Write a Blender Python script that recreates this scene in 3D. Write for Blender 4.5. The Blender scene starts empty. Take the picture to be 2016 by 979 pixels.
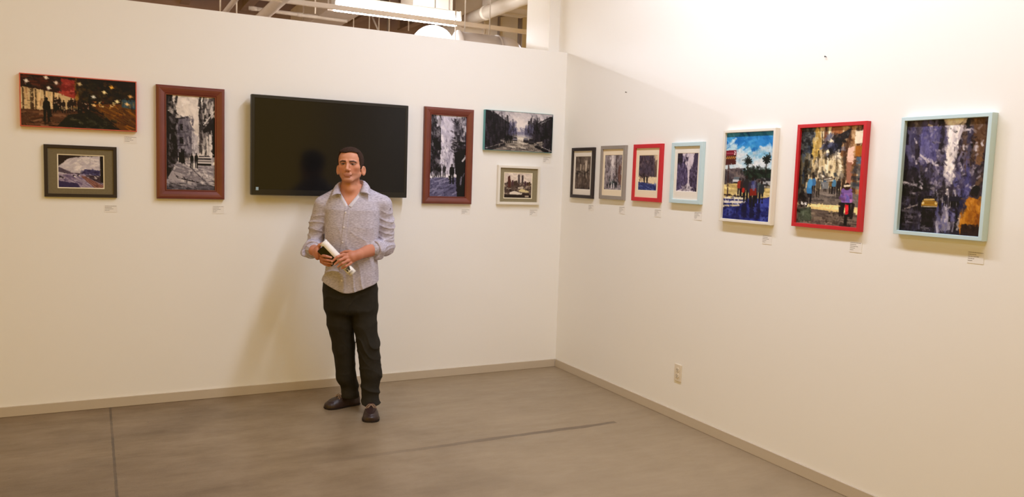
import bpy, bmesh, math, random
import numpy as np
from mathutils import Vector, Matrix

random.seed(7)
SC = bpy.context.scene
COL = SC.collection

# ------------------------------------------------------------------ camera, world, exposure
cam_d = bpy.data.cameras.new('camera')
cam = bpy.data.objects.new('camera', cam_d)
COL.objects.link(cam)
YAW, PITCH, ROLL, FPX = 0.4801, 0.0893, 0.0336, 1553.36
cam_d.sensor_fit = 'HORIZONTAL'
cam_d.sensor_width = 36.0
cam_d.lens = FPX / 2016 * 36.0
cam_d.clip_start = 0.05
fw = Vector((math.sin(YAW) * math.cos(PITCH), math.cos(YAW) * math.cos(PITCH), -math.sin(PITCH)))
rt = Vector((math.cos(YAW), -math.sin(YAW), 0))
up = rt.cross(fw)
r2 = math.cos(ROLL) * rt + math.sin(ROLL) * up
u2 = -math.sin(ROLL) * rt + math.cos(ROLL) * up
mw = Matrix((r2, u2, -fw)).transposed().to_4x4()
mw.translation = Vector((-3.453, -5.7487, 1.605))
cam.matrix_world = mw
SC.camera = cam

SC.view_settings.view_transform = 'Standard'
SC.view_settings.look = 'None'
SC.view_settings.exposure = 0.0
SC.view_settings.gamma = 1.0
SC.view_settings.use_curve_mapping = False
SC.cycles.use_denoising = True
SC.cycles.max_bounces = 8
SC.cycles.diffuse_bounces = 5
SC.cycles.sample_clamp_indirect = 4.0

WORLD_COL, WORLD_STR = (1.0, 0.60, 0.04), 1.0
LAMP_COL = (0.96, 1.01, 1.19)
ROOM_W = 28.5      # watts of each lamp over the room
BACK_W = 66.0      # watts of the lamp behind the partition

w = bpy.data.worlds.new('world')
SC.world = w
w.use_nodes = True
bg = w.node_tree.nodes['Background']
bg.inputs['Color'].default_value = (*WORLD_COL, 1)
bg.inputs['Strength'].default_value = WORLD_STR

# ------------------------------------------------------------------ helpers
def srgb(r, g, b):
    f = lambda c: c / 12.92 if c <= 0.04045 else ((c + 0.055) / 1.055) ** 2.4
    return (f(r / 255), f(g / 255), f(b / 255))

def mat(name, col, rough=0.6, spec=0.5, metal=0.0, bump=None, var=None, emit=None, estr=0.0, coat=0.0):
    """principled material; bump=(scale,strength), var=(scale,amount) add procedural noise"""
    m = bpy.data.materials.new(name)
    m.use_nodes = True
    nt = m.node_tree
    b = nt.nodes['Principled BSDF']
    b.inputs['Base Color'].default_value = (*col, 1)
    b.inputs['Roughness'].default_value = rough
    b.inputs['Specular IOR Level'].default_value = spec
    b.inputs['Metallic'].default_value = metal
    b.inputs['Coat Weight'].default_value = coat
    if emit:
        b.inputs['Emission Color'].default_value = (*emit, 1)
        b.inputs['Emission Strength'].default_value = estr
    tc = None
    if var or bump:
        tc = nt.nodes.new('ShaderNodeTexCoord')
    if var:
        n = nt.nodes.new('ShaderNodeTexNoise')
        n.inputs['Scale'].default_value = var[0]
        n.inputs['Detail'].default_value = 5
        nt.links.new(tc.outputs['Object'], n.inputs['Vector'])
        r = nt.nodes.new('ShaderNodeValToRGB')
        a = var[1]
        r.color_ramp.elements[0].position = 0.3
        r.color_ramp.elements[1].position = 0.7
        r.color_ramp.elements[0].color = (*[c * (1 - a) for c in col], 1)
        r.color_ramp.elements[1].color = (*[min(1, c * (1 + a)) for c in col], 1)
        nt.links.new(n.outputs['Fac'], r.inputs['Fac'])
        nt.links.new(r.outputs['Color'], b.inputs['Base Color'])
    if bump:
        n = nt.nodes.new('ShaderNodeTexNoise')
        n.inputs['Scale'].default_value = bump[0]
        n.inputs['Detail'].default_value = 4
        nt.links.new(tc.outputs['Object'], n.inputs['Vector'])
        bp = nt.nodes.new('ShaderNodeBump')
        bp.inputs['Strength'].default_value = bump[1]
        bp.inputs['Distance'].default_value = 0.01
        nt.links.new(n.outputs['Fac'], bp.inputs['Height'])
        nt.links.new(bp.outputs['Normal'], b.inputs['Normal'])
    return m

def attr_mat(name, rough=0.6, spec=0.3, attr='col', bump=None):
    m = mat(name, (0.5, 0.5, 0.5), rough, spec, bump=bump)
    nt = m.node_tree
    a = nt.nodes.new('ShaderNodeAttribute')
    a.attribute_name = attr
    nt.links.new(a.outputs['Color'], nt.nodes['Principled BSDF'].inputs['Base Color'])
    return m

def link(name, me, m=None, parent=None, smooth=False):
    o = bpy.data.objects.new(name, me)
    COL.objects.link(o)
    if m is not None:
        me.materials.append(m)
    if parent is not None:
        o.parent = parent
    if smooth:
        me.polygons.foreach_set('use_smooth', [True] * len(me.polygons))
    return o

def from_bm(name, bm, m=None, parent=None, smooth=False):
    me = bpy.data.meshes.new(name)
    bmesh.ops.recalc_face_normals(bm, faces=bm.faces[:])
    bm.to_mesh(me)
    bm.free()
    return link(name, me, m, parent, smooth)

def from_np(name, V, F, m=None, parent=None, smooth=True, col=None):
    me = bpy.data.meshes.new(name)
    V = np.asarray(V, np.float32)
    F = np.asarray(F, np.int32)
    me.vertices.add(len(V))
    me.vertices.foreach_set('co', V.ravel())
    n = F.shape[1]
    me.loops.add(F.size)
    me.loops.foreach_set('vertex_index', F.ravel())
    me.polygons.add(len(F))
    me.polygons.foreach_set('loop_start', np.arange(0, F.size, n, dtype=np.int32))
    me.update(calc_edges=True)
    if col is not None:
        a = me.color_attributes.new('col', 'FLOAT_COLOR', 'POINT')
        c = np.ones((len(V), 4), np.float32)
        c[:, :3] = col
        a.data.foreach_set('color', c.ravel())
    return link(name, me, m, parent, smooth)

def tag(o, label=None, cat=None, group=None, kind=None):
    if label: o['label'] = label
    if cat: o['category'] = cat
    if group: o['group'] = group
    if kind: o['kind'] = kind
    return o

def empty(name, loc=(0, 0, 0), rz=0.0):
    o = bpy.data.objects.new(name, None)
    COL.objects.link(o)
    o.location = loc
    o.rotation_euler = (0, 0, rz)
    o.empty_display_size = 0.1
    return o

def box(bm, x0, x1, y0, y1, z0, z1, bevel=0.0):
    vs = [bm.verts.new(p) for p in ((x0, y0, z0), (x1, y0, z0), (x1, y1, z0), (x0, y1, z0),
                                    (x0, y0, z1), (x1, y0, z1), (x1, y1, z1), (x0, y1, z1))]
    fs = [bm.faces.new([vs[i] for i in q]) for q in
          ((0, 3, 2, 1), (4, 5, 6, 7), (0, 1, 5, 4), (1, 2, 6, 5), (2, 3, 7, 6), (3, 0, 4, 7))]
    if bevel > 0:
        es = list({e for f in fs for e in f.edges})
        bmesh.ops.bevel(bm, geom=es, offset=bevel, segments=2, profile=0.5, affect='EDGES')
    return vs

def boxo(name, x0, x1, y0, y1, z0, z1, m, parent=None, bevel=0.0):
    bm = bmesh.new()
    box(bm, x0, x1, y0, y1, z0, z1, bevel)
    return from_bm(name, bm, m, parent)

def tube(bm, pts, r, seg=10, cap=True):
    """tube along a polyline; r is a number or one per point"""
    pts = [Vector(p) for p in pts]
    if not hasattr(r, '__len__'):
        r = [r] * len(pts)
    rings = []
    prev = None
    for i, p in enumerate(pts):
        d = (pts[min(i + 1, len(pts) - 1)] - pts[max(i - 1, 0)]).normalized()
        if prev is None:
            a = Vector((0, 0, 1)) if abs(d.z) < 0.9 else Vector((1, 0, 0))
            n = d.cross(a).normalized()
        else:
            n = (prev - d * prev.dot(d)).normalized()
        prev = n
        b = d.cross(n)
        rings.append([bm.verts.new(p + (n * math.cos(t) + b * math.sin(t)) * r[i])
                      for t in [2 * math.pi * k / seg for k in range(seg)]])
    for A, B in zip(rings, rings[1:]):
        for k in range(seg):
            bm.faces.new((A[k], A[(k + 1) % seg], B[(k + 1) % seg], B[k]))
    if cap:
        bm.faces.new(rings[0][::-1])
        bm.faces.new(rings[-1])

def tubeo(name, pts, r, m, parent=None, seg=10):
    bm = bmesh.new()
    tube(bm, pts, r, seg)
    return from_bm(name, bm, m, parent, True)

# ------------------------------------------------------------------ materials of the room
WALL = srgb(242, 241, 238)
M_wall = mat('wall_paint', WALL, 0.75, 0.25, bump=(60, 0.015))
M_wall_r = mat('wall_paint_smooth', WALL, 0.7, 0.25, bump=(35, 0.015))
M_base = mat('baseboard_paint', srgb(196, 184, 166), 0.55, 0.35)
M_white = mat('white_paint', srgb(232, 230, 225), 0.45, 0.4)
M_deck = mat('ceiling_deck_brown', srgb(150, 130, 122), 0.8, 0.2, var=(3, 0.15))

def floor_material():
    m = bpy.data.materials.new('polished_concrete')
    m.use_nodes = True
    nt = m.node_tree
    N, L = nt.nodes.new, nt.links.new
    b = nt.nodes['Principled BSDF']
    tc = N('ShaderNodeTexCoord')
    def noise(scale, detail, vec=None, rough=0.55):
        n = N('ShaderNodeTexNoise')
        n.inputs['Scale'].default_value = scale
        n.inputs['Detail'].default_value = detail
        n.inputs['Roughness'].default_value = rough
        L(vec or tc.outputs['Object'], n.inputs['Vector'])
        return n.outputs['Fac']
    def math_(op, a, b_=None, c=None):
        n = N('ShaderNodeMath'); n.operation = op
        for i, v in enumerate((a, b_, c)):
            if v is None: continue
            if isinstance(v, (int, float)): n.inputs[i].default_value = v
            else: L(v, n.inputs[i])
        return n.outputs[0]
    def ramp(fac, stops):
        r = N('ShaderNodeValToRGB')
        e = r.color_ramp.elements
        while len(e) < len(stops): e.new(0.5)
        for k, (p, c) in enumerate(stops):
            e[k].position = p
            e[k].color = (*c, 1) if len(c) == 3 else c
        L(fac, r.inputs['Fac'])
        return r.outputs['Color']
    def mix(fac, a, c):
        n = N('ShaderNodeMix'); n.data_type = 'RGBA'
        if isinstance(fac, (int, float)): n.inputs['Factor'].default_value = fac
        else: L(fac, n.inputs['Factor'])
        for s, v in ((6, a), (7, c)):
            if isinstance(v, tuple): n.inputs[s].default_value = (*v, 1)
            else: L(v, n.inputs[s])
        return n.outputs[2]
    mp = N('ShaderNodeMapping')
    mp.inputs['Scale'].default_value = (0.55, 1.6, 1)       # trowel smears run along the partition
    L(tc.outputs['Object'], mp.inputs['Vector'])
    big = noise(1.7, 6, mp.outputs['Vector'], 0.6)
    fine = noise(6, 9, mp.outputs['Vector'], 0.72)
    blot = noise(2.6, 5, None, 0.62)
    grain = noise(120, 3)
    c = ramp(big, [(0.28, srgb(98, 79, 55)), (0.5, srgb(124, 104, 77)), (0.74, srgb(147, 127, 98))])
    c = mix(math_('MULTIPLY', ramp(fine, [(0.35, (0, 0, 0)), (0.75, (1, 1, 1))]), 0.50), c, srgb(92, 74, 56))
    c = mix(math_('MULTIPLY', ramp(blot, [(0.42, (0, 0, 0)), (0.68, (1, 1, 1))]), 0.30), c, srgb(158, 138, 114))
    c = mix(math_('MULTIPLY', ramp(grain, [(0.45, (0, 0, 0)), (0.8, (1, 1, 1))]), 0.25), c, srgb(148, 128, 105))
    specks = ramp(noise(45, 2), [(0.76, (0, 0, 0)), (0.79, (1, 1, 1))])
    c = mix(math_('MULTIPLY', specks, 0.5), c, srgb(205, 195, 178))
    pits = ramp(noise(30, 2, None, 0.4), [(0.22, (1, 1, 1)), (0.25, (0, 0, 0))])
    c = mix(math_('MULTIPLY', pits, 0.6), c, srgb(70, 60, 50))
    sep = N('ShaderNodeSeparateXYZ'); L(tc.outputs['Object'], sep.inputs[0])
    X, Y = sep.outputs['X'], sep.outputs['Y']
    # stronger light towards the right, painted into the concrete colour
    light_grade = N('ShaderNodeMapRange'); light_grade.inputs['From Min'].default_value = -3.0; light_grade.inputs['From Max'].default_value = -1.3
    L(math_('ADD', X, math_('MULTIPLY', math_('SUBTRACT', blot, 0.5), 1.6)), light_grade.inputs['Value'])
    c = mix(math_('MULTIPLY', light_grade.outputs['Result'], 0.58), c, srgb(164, 146, 118))
    # saw cut running away from the partition
    wob = math_('MULTIPLY', math_('SUBTRACT', noise(14, 3), 0.5), 0.008)
    d = math_('ABSOLUTE', math_('ADD', math_('ADD', math_('ADD', X, 3.424), math_('MULTIPLY', Y, 0.0104)), wob))
    cut = math_('MULTIPLY', math_('LESS_THAN', d, 0.007), math_('LESS_THAN', Y, -0.01))
    fade = ramp(noise(6, 3), [(0.3, (0.55,) * 3), (0.6, (1,) * 3)])
    c = mix(math_('MULTIPLY', math_('MULTIPLY', cut, fade), 0.75), c, srgb(62, 50, 40))
    # filled pour joint parallel to the partition, worn away at its left end
    wob2 = math_('MULTIPLY', math_('SUBTRACT', noise(5, 4), 0.5), 0.04)
    d2 = math_('ABSOLUTE', math_('ADD', math_('ADD', Y, 1.512), wob2))
    wid = math_('ADD', 0.010, math_('MULTIPLY', noise(7, 3), 0.024))
    j = math_('LESS_THAN', d2, wid)
    endfade = N('ShaderNodeMapRange')
    endfade.inputs['From Min'].default_value = -2.6
    endfade.inputs['From Max'].default_value = -1.2
    L(X, endfade.inputs['Value'])
    far = math_('LESS_THAN', X, -0.42)
    j = math_('MULTIPLY', math_('MULTIPLY', j, endfade.outputs['Result']), far)
    c = mix(math_('MULTIPLY', j, 0.72), c, srgb(92, 76, 60))
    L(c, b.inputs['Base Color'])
    rr = ramp(fine, [(0.3, (0.30,) * 3), (0.7, (0.46,) * 3)])
    L(rr, b.inputs['Roughness'])
    b.inputs['Specular IOR Level'].default_value = 0.5
    bp = N('ShaderNodeBump')
    bp.inputs['Strength'].default_value = 0.06
    bp.inputs['Distance'].default_value = 0.01
    L(fine, bp.inputs['Height'])
    L(bp.outputs['Normal'], b.inputs['Normal'])
    return m
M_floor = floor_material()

def struct(o):
    o['kind'] = 'structure'
    return o

# ------------------------------------------------------------------ room shell
WH = 2.6566                       # top of the partition
CZ = 4.4                          # deck high above
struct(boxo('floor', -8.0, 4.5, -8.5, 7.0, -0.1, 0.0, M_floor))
struct(boxo('wall_left', -6.2, -0.0005, 0.0, 0.125, 0.0, WH, M_wall))
struct(boxo('wall_right', 0.0, 0.30, -8.5, 0.145, 0.0, CZ, M_wall_r))
struct(boxo('wall_pillar', -0.10, 0.30, 0.146, 0.55, 0.0, CZ, M_wall))
struct(boxo('wall_back', -8.0, 4.5, 6.6, 6.7, 0.0, CZ, mat('far_wall_brown', srgb(160, 134, 126), 0.8, 0.2, var=(1.5, 0.1))))
struct(boxo('ceiling', -8.0, 4.5, -8.5, 7.0, CZ, CZ + 0.1, M_deck))
struct(boxo('baseboard_left', -6.2, -0.0125, -0.012, -0.0005, 0.0005, 0.0653, M_base, None, 0.002))
struct(boxo('baseboard_right', -0.012, -0.0005, -8.5, -0.0125, 0.0005, 0.0653, M_base, None, 0.002))

# ------------------------------------------------------------------ lamps
M_tube = mat('lit_tube', (1, 1, 1), 0.4, emit=(1.0, 0.94, 0.86), estr=9.0)
M_house = mat('lamp_housing', srgb(226, 222, 214), 0.4, 0.5)
M_steel = mat('painted_steel', srgb(190, 178, 166), 0.5, 0.5)

def strip_lamp(name, loc, rz, length, watts, label, group=None, rods=True, size_y=0.12, tube_mat=None, tube_r=0.015):
    """twin-tube fluorescent strip hanging on two rods, its own area light just under the tubes"""
    t = empty(name, loc, rz)
    tag(t, label, 'lamp', group)
    h = length / 2
    bm = bmesh.new()
    box(bm, -h, h, -0.055, 0.055, 0.0, 0.05, 0.004)
    for s in (-1, 1):                                       # end plates
        box(bm, s * h - 0.008, s * h + 0.008, -0.065, 0.065, -0.05, 0.05, 0.003)
    from_bm('lamp_housing', bm, M_house, t)
    for s in (-1, 1):
        tubeo('lamp_tube', [(-h + 0.01, s * 0.036, -tube_r - 0.004), (h - 0.01, s * 0.036, -tube_r - 0.004)], tube_r, tube_mat or M_tube, t, 12)
    if rods:
        for s in (-0.6, 0.6):
            tubeo('hanger_rod', [(s * h, 0, 0.05), (s * h, 0, CZ - loc[2])], 0.005, M_steel, t, 6)
    ld = bpy.data.lights.new('tube_light', 'AREA')
    ld.shape = 'RECTANGLE'
    ld.size = length - 0.04
    ld.size_y = size_y
    ld.energy = watts
    ld.color = LAMP_COL
    lo = bpy.data.objects.new('tube_light', ld)
    COL.objects.link(lo)
    lo.parent = t
    lo.location = (0, 0, -0.055 if tube_r < 0.02 else -0.085)
    return t

PLACES = [(-1.25, -1.8, 1.25), (-1.3, -3.1, 1.05), (-1.4, -4.45, .9), (-4.4, -1.9, .30), (-4.4, -3.7, .45)]
for (lx, ly, k) in PLACES:
    strip_lamp('strip_lamp', (lx, ly, 3.95), math.pi / 2, 1.22, ROOM_W * k,
               'strip lamp hanging over the room above the picture walls', 'strip lamps over the room')

# ------------------------------------------------------------------ painted surfaces (brush engine)
class Paint:
    """small brush engine: lays strokes on a grid that becomes the vertex colours of the canvas"""
    SS = 2
    def __init__(self, w, h, seed, base=(128, 128, 128)):
        self.w, self.h = w, h
        self.W, self.H = w * self.SS, h * self.SS
        self.a = np.zeros((self.H, self.W, 3), np.float32) + np.array(base, np.float32)
        self.asp = w / h
        self.r = np.random.RandomState(seed)
        yy, xx = np.mgrid[0:self.H, 0:self.W]
        self.keep = np.zeros((self.H, self.W), bool)     # finished figures that later dabs leave alone
        self.mark = False
        self.U = (xx + 0.5) / self.W
        self.V = (yy + 0.5) / self.H

    def _win(self, u0, u1, v0, v1):
        x0 = max(0, int(u0 * self.W) - 1); x1 = min(self.W, int(u1 * self.W) + 2)
        y0 = max(0, int(v0 * self.H) - 1); y1 = min(self.H, int(v1 * self.H) + 2)
        return (slice(y0, y1), slice(x0, x1)) if x1 > x0 and y1 > y0 else None

    def _put(self, s, m, col):
        if self.mark: self.keep[s] |= m > 0.5
        m = m[..., None]
        self.a[s] = self.a[s] * (1 - m) + np.array(col, np.float32) * m

    def vgrad(self, v0, v1, c0, c1, u0=0, u1=1):
        s = self._win(u0, u1, v0, v1)
        if s is None: return
        t = np.clip((self.V[s] - v0) / (v1 - v0), 0, 1)[..., None]
        self.a[s] = np.array(c0, np.float32) * (1 - t) + np.array(c1, np.float32) * t

    def poly(self, pts, col, alpha=1.0, jit=0):
        p = np.array(pts, np.float32)
        s = self._win(p[:, 0].min(), p[:, 0].max(), p[:, 1].min(), p[:, 1].max())
        if s is None: return
        u, v = self.U[s], self.V[s]
        ins = np.zeros(u.shape, bool)
        n = len(p)
        for i in range(n):
            (x0, y0), (x1, y1) = p[i], p[(i + 1) % n]
            if y0 == y1: continue
            c = ((y0 > v) != (y1 > v)) & (u < (x1 - x0) * (v - y0) / (y1 - y0) + x0)
            ins ^= c
        self._put(s, ins.astype(np.float32) * alpha, np.array(col) + self.r.uniform(-jit, jit, 3) if jit else col)

    def ell(self, cu, cv, ru, rv, col, alpha=1.0, soft=0.25):
        s = self._win(cu - ru * 1.3, cu + ru * 1.3, cv - rv * 1.3, cv + rv * 1.3)
        if s is None: return
        d = np.sqrt(((self.U[s] - cu) / ru) ** 2 + ((self.V[s] - cv) / rv) ** 2)
        self._put(s, np.clip((1 + soft / 2 - d) / soft, 0, 1) * alpha, col)

    def stroke(self, cu, cv, ln, wd, ang, col, alpha=1.0):
        """brush mark; ln and wd in units of picture height, ang in degrees from horizontal"""
        a = math.radians(ang)
        ca, sa = math.cos(a), math.sin(a)
        R = ln / 2 + wd
        s = self._win(cu - R / self.asp, cu + R / self.asp, cv - R, cv + R)
        if s is None: return
        dx = (self.U[s] - cu) * self.asp; dy = self.V[s] - cv
        x = dx * ca + dy * sa; y = -dx * sa + dy * ca
        m = np.clip((ln / 2 - np.abs(x)) / (0.25 * wd + 1e-4) + 0.5, 0, 1) * np.clip((wd / 2 - np.abs(y)) / (0.2 * wd + 1e-4) + 0.5, 0, 1)
        self._put(s, m * alpha, col)

    def line(self, p, q, wd, col, alpha=1.0):
        dx = (q[0] - p[0]) * self.asp; dy = q[1] - p[1]
        self.stroke((p[0] + q[0]) / 2, (p[1] + q[1]) / 2, math.hypot(dx, dy), wd, math.degrees(math.atan2(dy, dx)), col, alpha)

    def strokes(self, n, bx, cols, ln, wd, ang=0, av=20, alpha=0.8, jit=12):
        r = self.r
        for _ in range(n):
            c = np.array(cols[r.randint(len(cols))], float) + r.uniform(-jit, jit)
            self.stroke(r.uniform(bx[0], bx[1]), r.uniform(bx[2], bx[3]), ln * r.uniform(.5, 1.4), wd * r.uniform(.6, 1.4),
                        ang + r.uniform(-av, av), np.clip(c, 0, 255), alpha * r.uniform(.6, 1))

    def dabs(self, n, ln, wd, ang=0, av=40, jit=14, alpha=0.8, bx=(0, 1, 0, 1), shift=0.01):
        r = self.r
        for _ in range(n):
            u, v = r.uniform(bx[0], bx[1]), r.uniform(bx[2], bx[3])
            x = min(self.W - 1, max(0, int((u + r.normal(0, shift)) * self.W))); y = min(self.H - 1, max(0, int((v + r.normal(0, shift)) * self.H)))
            if self.keep[y, x] or self.keep[min(self.H - 1, int(v * self.H)), min(self.W - 1, int(u * self.W))]: continue
            c = np.clip(self.a[y, x] + r.normal(0, jit), 0, 255)
            self.stroke(u, v, ln * r.uniform(.5, 1.5), wd * r.uniform(.6, 1.4), ang + r.uniform(-av, av), c, alpha)

    def person(self, u, v, h, top, legs, head=None, wide=1.0, stride=0.04):
        """standing figure with feet at (u, v) and height h (both in picture height)"""
        k = h / self.asp * wide
        old, self.mark = self.mark, True
        for s in (-1, 1):
            self.poly([(u + s * k * .005, v - h * .5), (u + s * k * .10, v - h * .5), (u + s * k * (.075 + stride), v), (u + s * k * (.015 + stride * .6), v)], legs)
        self.poly([(u - k * .05, v - h * .86), (u + k * .05, v - h * .86), (u + k * .115, v - h * .80), (u + k * .135, v - h * .56), (u + k * .10, v - h * .45), (u - k * .10, v - h * .45), (u - k * .135, v - h * .56), (u - k * .115, v - h * .80)], top)
        self.ell(u, v - h * .925, k * .052, h * .068, head or legs)
        self.mark = old

    def car(self, u, v, wdt, hgt, body, glass, dark=(18, 16, 18)):
        w_ = wdt / 2
        old, self.mark = self.mark, True
        self.poly([(u - w_ * .7, v - hgt), (u + w_ * .7, v - hgt), (u + w_ * .92, v - hgt * .55), (u - w_ * .92, v - hgt * .55)], glass)
        self.poly([(u - w_, v - hgt * .6), (u + w_, v - hgt * .6), (u + w_, v - hgt * .15), (u - w_, v - hgt * .15)], body)
        self.poly([(u - w_ * .9, v - hgt * .22), (u + w_ * .9, v - hgt * .22), (u + w_ * .85, v), (u - w_ * .85, v)], dark)
        self.mark = old

    def done(self, gain=1.0):
        self.keep[:] = False
        self.dabs(int(self.w * self.h / 60), 1.6 / self.h, 1.1 / self.h, 30, 90, 12, .6)
        a = self.a.reshape(self.h, self.SS, self.w, self.SS, 3).mean((1, 3)) / 255.0
        a = np.clip((.47 + (a - .5) * 1.20) * gain, .05, .97)
        return np.where(a <= 0.04045, a / 12.92, ((a + 0.055) / 1.055) ** 2.4)

K = (22, 19, 20)

def art_night_street(w, h):
    p = Paint(w, h, 1, (44, 34, 26))
    p.vgrad(.0, .3, (52, 38, 30), (64, 42, 32), 0, .5)
    p.poly([(0, .24), (.5, .38), (.5, .62), (.3, .66), (0, .76)], (200, 176, 136))             # lit shop fronts
    p.strokes(60, (0, .34, .33, .7), [(222, 204, 166), (190, 160, 118), (226, 196, 150), (150, 108, 76)], .22, .03, 90, 6)
    for u in (.02, .085, .1, .125, .2, .275): p.line((u, .26), (u + .003, .72), .03, (58, 44, 34), .8)
    p.poly([(0, 0), (.34, 0), (.35, .34), (.16, .27), (0, .23)], (60, 38, 32))
    p.strokes(50, (0, .34, .02, .24), [(86, 50, 40), (38, 28, 26), (110, 60, 46), (70, 56, 50)], .14, .035, 12, 25)
    p.poly([(.345, .03), (.455, .07), (.46, .42), (.345, .36)], (146, 62, 58))                   # red block
    p.strokes(26, (.35, .45, .05, .38), [(170, 76, 68), (120, 48, 48), (186, 96, 84)], .12, .035, 10, 30)
    p.strokes(10, (.46, .5, .05, .55), [(150, 110, 50), (90, 66, 36)], .2, .03, 90, 5)
    p.poly([(.5, .05), (1, .2), (1, .5), (.62, .55), (.5, .6)], (46, 38, 28))                   # trees
    p.strokes(120, (.48, .98, .08, .46), [(34, 30, 22), (58, 50, 34), (44, 42, 28), (76, 58, 34)], .1, .05, 30, 60)
    p.vgrad(.68, 1, (96, 68, 52), (50, 42, 34), 0, .6)
    p.poly([(0, .72), (.3, .64), (.55, .66), (.5, 1), (0, 1)], (92, 66, 52))
    p.strokes(60, (0, .5, .72, .98), [(120, 84, 66), (70, 52, 42), (50, 44, 38), (140, 104, 80)], .16, .03, -6, 14)
    p.poly([(.6, .5), (1, .46), (1, 1), (.86, 1)], (104, 70, 34))                               # road
    p.strokes(90, (.64, 1, .52, 1), [(136, 92, 40), (84, 58, 34), (166, 112, 48), (110, 76, 40), (70, 52, 36)], .2, .022, 28, 12)
    p.poly([(.4, .74), (.6, .66), (.86, 1), (.5, 1), (.3, .98)], (44, 44, 36))                  # dark verge
    p.strokes(60, (.42, .8, .76, 1), [(58, 58, 46), (34, 34, 30), (84, 80, 64)], .1, .03, 20, 25)
    p.strokes(26, (.6, .86, .44, .56), [(240, 178, 92), (210, 130, 60), (252, 226, 170), (120, 60, 40)], .05, .025, 0, 20)
    p.poly([(.87, .38), (1, .36), (1, .56), (.87, .53)], (66, 84, 92))                          # bus
    p.strokes(16, (.87, .99, .36, .54), [(90, 116, 124), (44, 52, 58), (120, 104, 70)], .07, .03, 90, 10)
    p.line((.585, .3), (.58, .8), .035, (30, 24, 20))
    for k in range(15):                                                                          # crowd
        u = .27 + .3 * p.r.rand(); p.person(u, .66 + .06 * p.r.rand(), .26, (52, 40, 36), (34, 28, 26), (70, 52, 44))
    p.strokes(26, (.28, .58, .45, .66), [(226, 206, 180), (150, 100, 80), (180, 150, 130)], .03, .02, 60, 60)
    p.person(.215, .9, .48, (30, 28, 34), (24, 22, 26), (28, 24, 26), 1.1)
    p.line((.235, .64), (.25, .8), .05, (28, 24, 28))
    p.line((.205, .88), (.2, .97), .03, (40, 32, 30), .6)
    p.mark = True
    for u, v, c in ((.05, .13, (226, 220, 210)), (.215, .04, (236, 226, 214)), (.235, .24, (244, 236, 220)), (.3, .13, (222, 206, 190)), (.5, .12, (200, 180, 140)),
                    (.715, .25, (250, 224, 170)), (.78, .14, (250, 190, 90)), (.83, .42, (255, 232, 180)), (.95, .3, (220, 170, 110)), (.62, .36, (220, 220, 210)), (.92, .46, (240, 200, 140))):
        p.ell(u, v, .014, .035, c, 1, .9); p.stroke(u, v, .11, .012, 15, c, .8)
    p.dabs(900, .045, .018, 20, 60, 12, .7)
    return p.done()

def art_freeway(w, h):
    p = Paint(w, h, 2, (190, 184, 190))
    p.strokes(80, (0, 1, .02, .45), [(204, 198, 200), (186, 178, 186), (212, 206, 204)], .2, .05, -10, 30)
    p.poly([(0, 0), (.42, 0), (.2, .13), (.0, .36)], (58, 48, 48))
    p.poly([(.42, 0), (1, 0), (1, .02), (.55, .02), (.25, .1)], (72, 62, 62))
    p.poly([(0, .36), (.1, .42), (.3, .54), (.55, .55), (.55, .6), (.3, .6), (0, .52)], (96, 86, 100))
    p.poly([(.58, .42), (.92, .45), (.92, .62), (.5, .58)], (84, 80, 116))
    p.strokes(40, (.5, .92, .44, .6), [(70, 66, 100), (104, 100, 130), (60, 54, 80)], .1, .035, 5, 12)
    p.poly([(0, .58), (.5, .57), (1, .7), (1, 1), (0, 1)], (150, 138, 158))
    p.strokes(90, (0, .8, .6, .95), [(196, 188, 204), (128, 116, 146), (170, 160, 180), (104, 92, 120)], .2, .025, 22, 10)
    p.poly([(0, .8), (.4, .86), (.5, 1), (0, 1)], (70, 62, 96))
    p.poly([(.55, .63), (1, .92), (1, 1), (.8, 1), (.5, .66)], (150, 112, 104))
    for k in range(5): p.line((.52 + k * .03, .66), (.8 + k * .09, 1), .012, (84, 58, 56), .8)
    p.poly([(.6, .6), (.95, .62), (.95, .86), (.8, .78)], (66, 54, 62), .85)
    p.strokes(14, (.62, .92, .62, .72), [(214, 206, 204), (70, 60, 70)], .07, .022, 12, 12)
    p.poly([(.92, 0), (1, 0), (1, .85), (.93, .8)], (46, 40, 42))
    for u, v in ((.05, .68), (.1, .69), (.34, .63), (.44, .61)): p.ell(u, v, .03, .025, (60, 52, 64)); p.ell(u + .02, v + .02, .02, .02, (220, 214, 216))
    p.line((.7, .1), (.7, .3), .012, (150, 144, 148), .6)
    p.dabs(420, .06, .02, 15, 40, 9, .7)
    return p.done()

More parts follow.
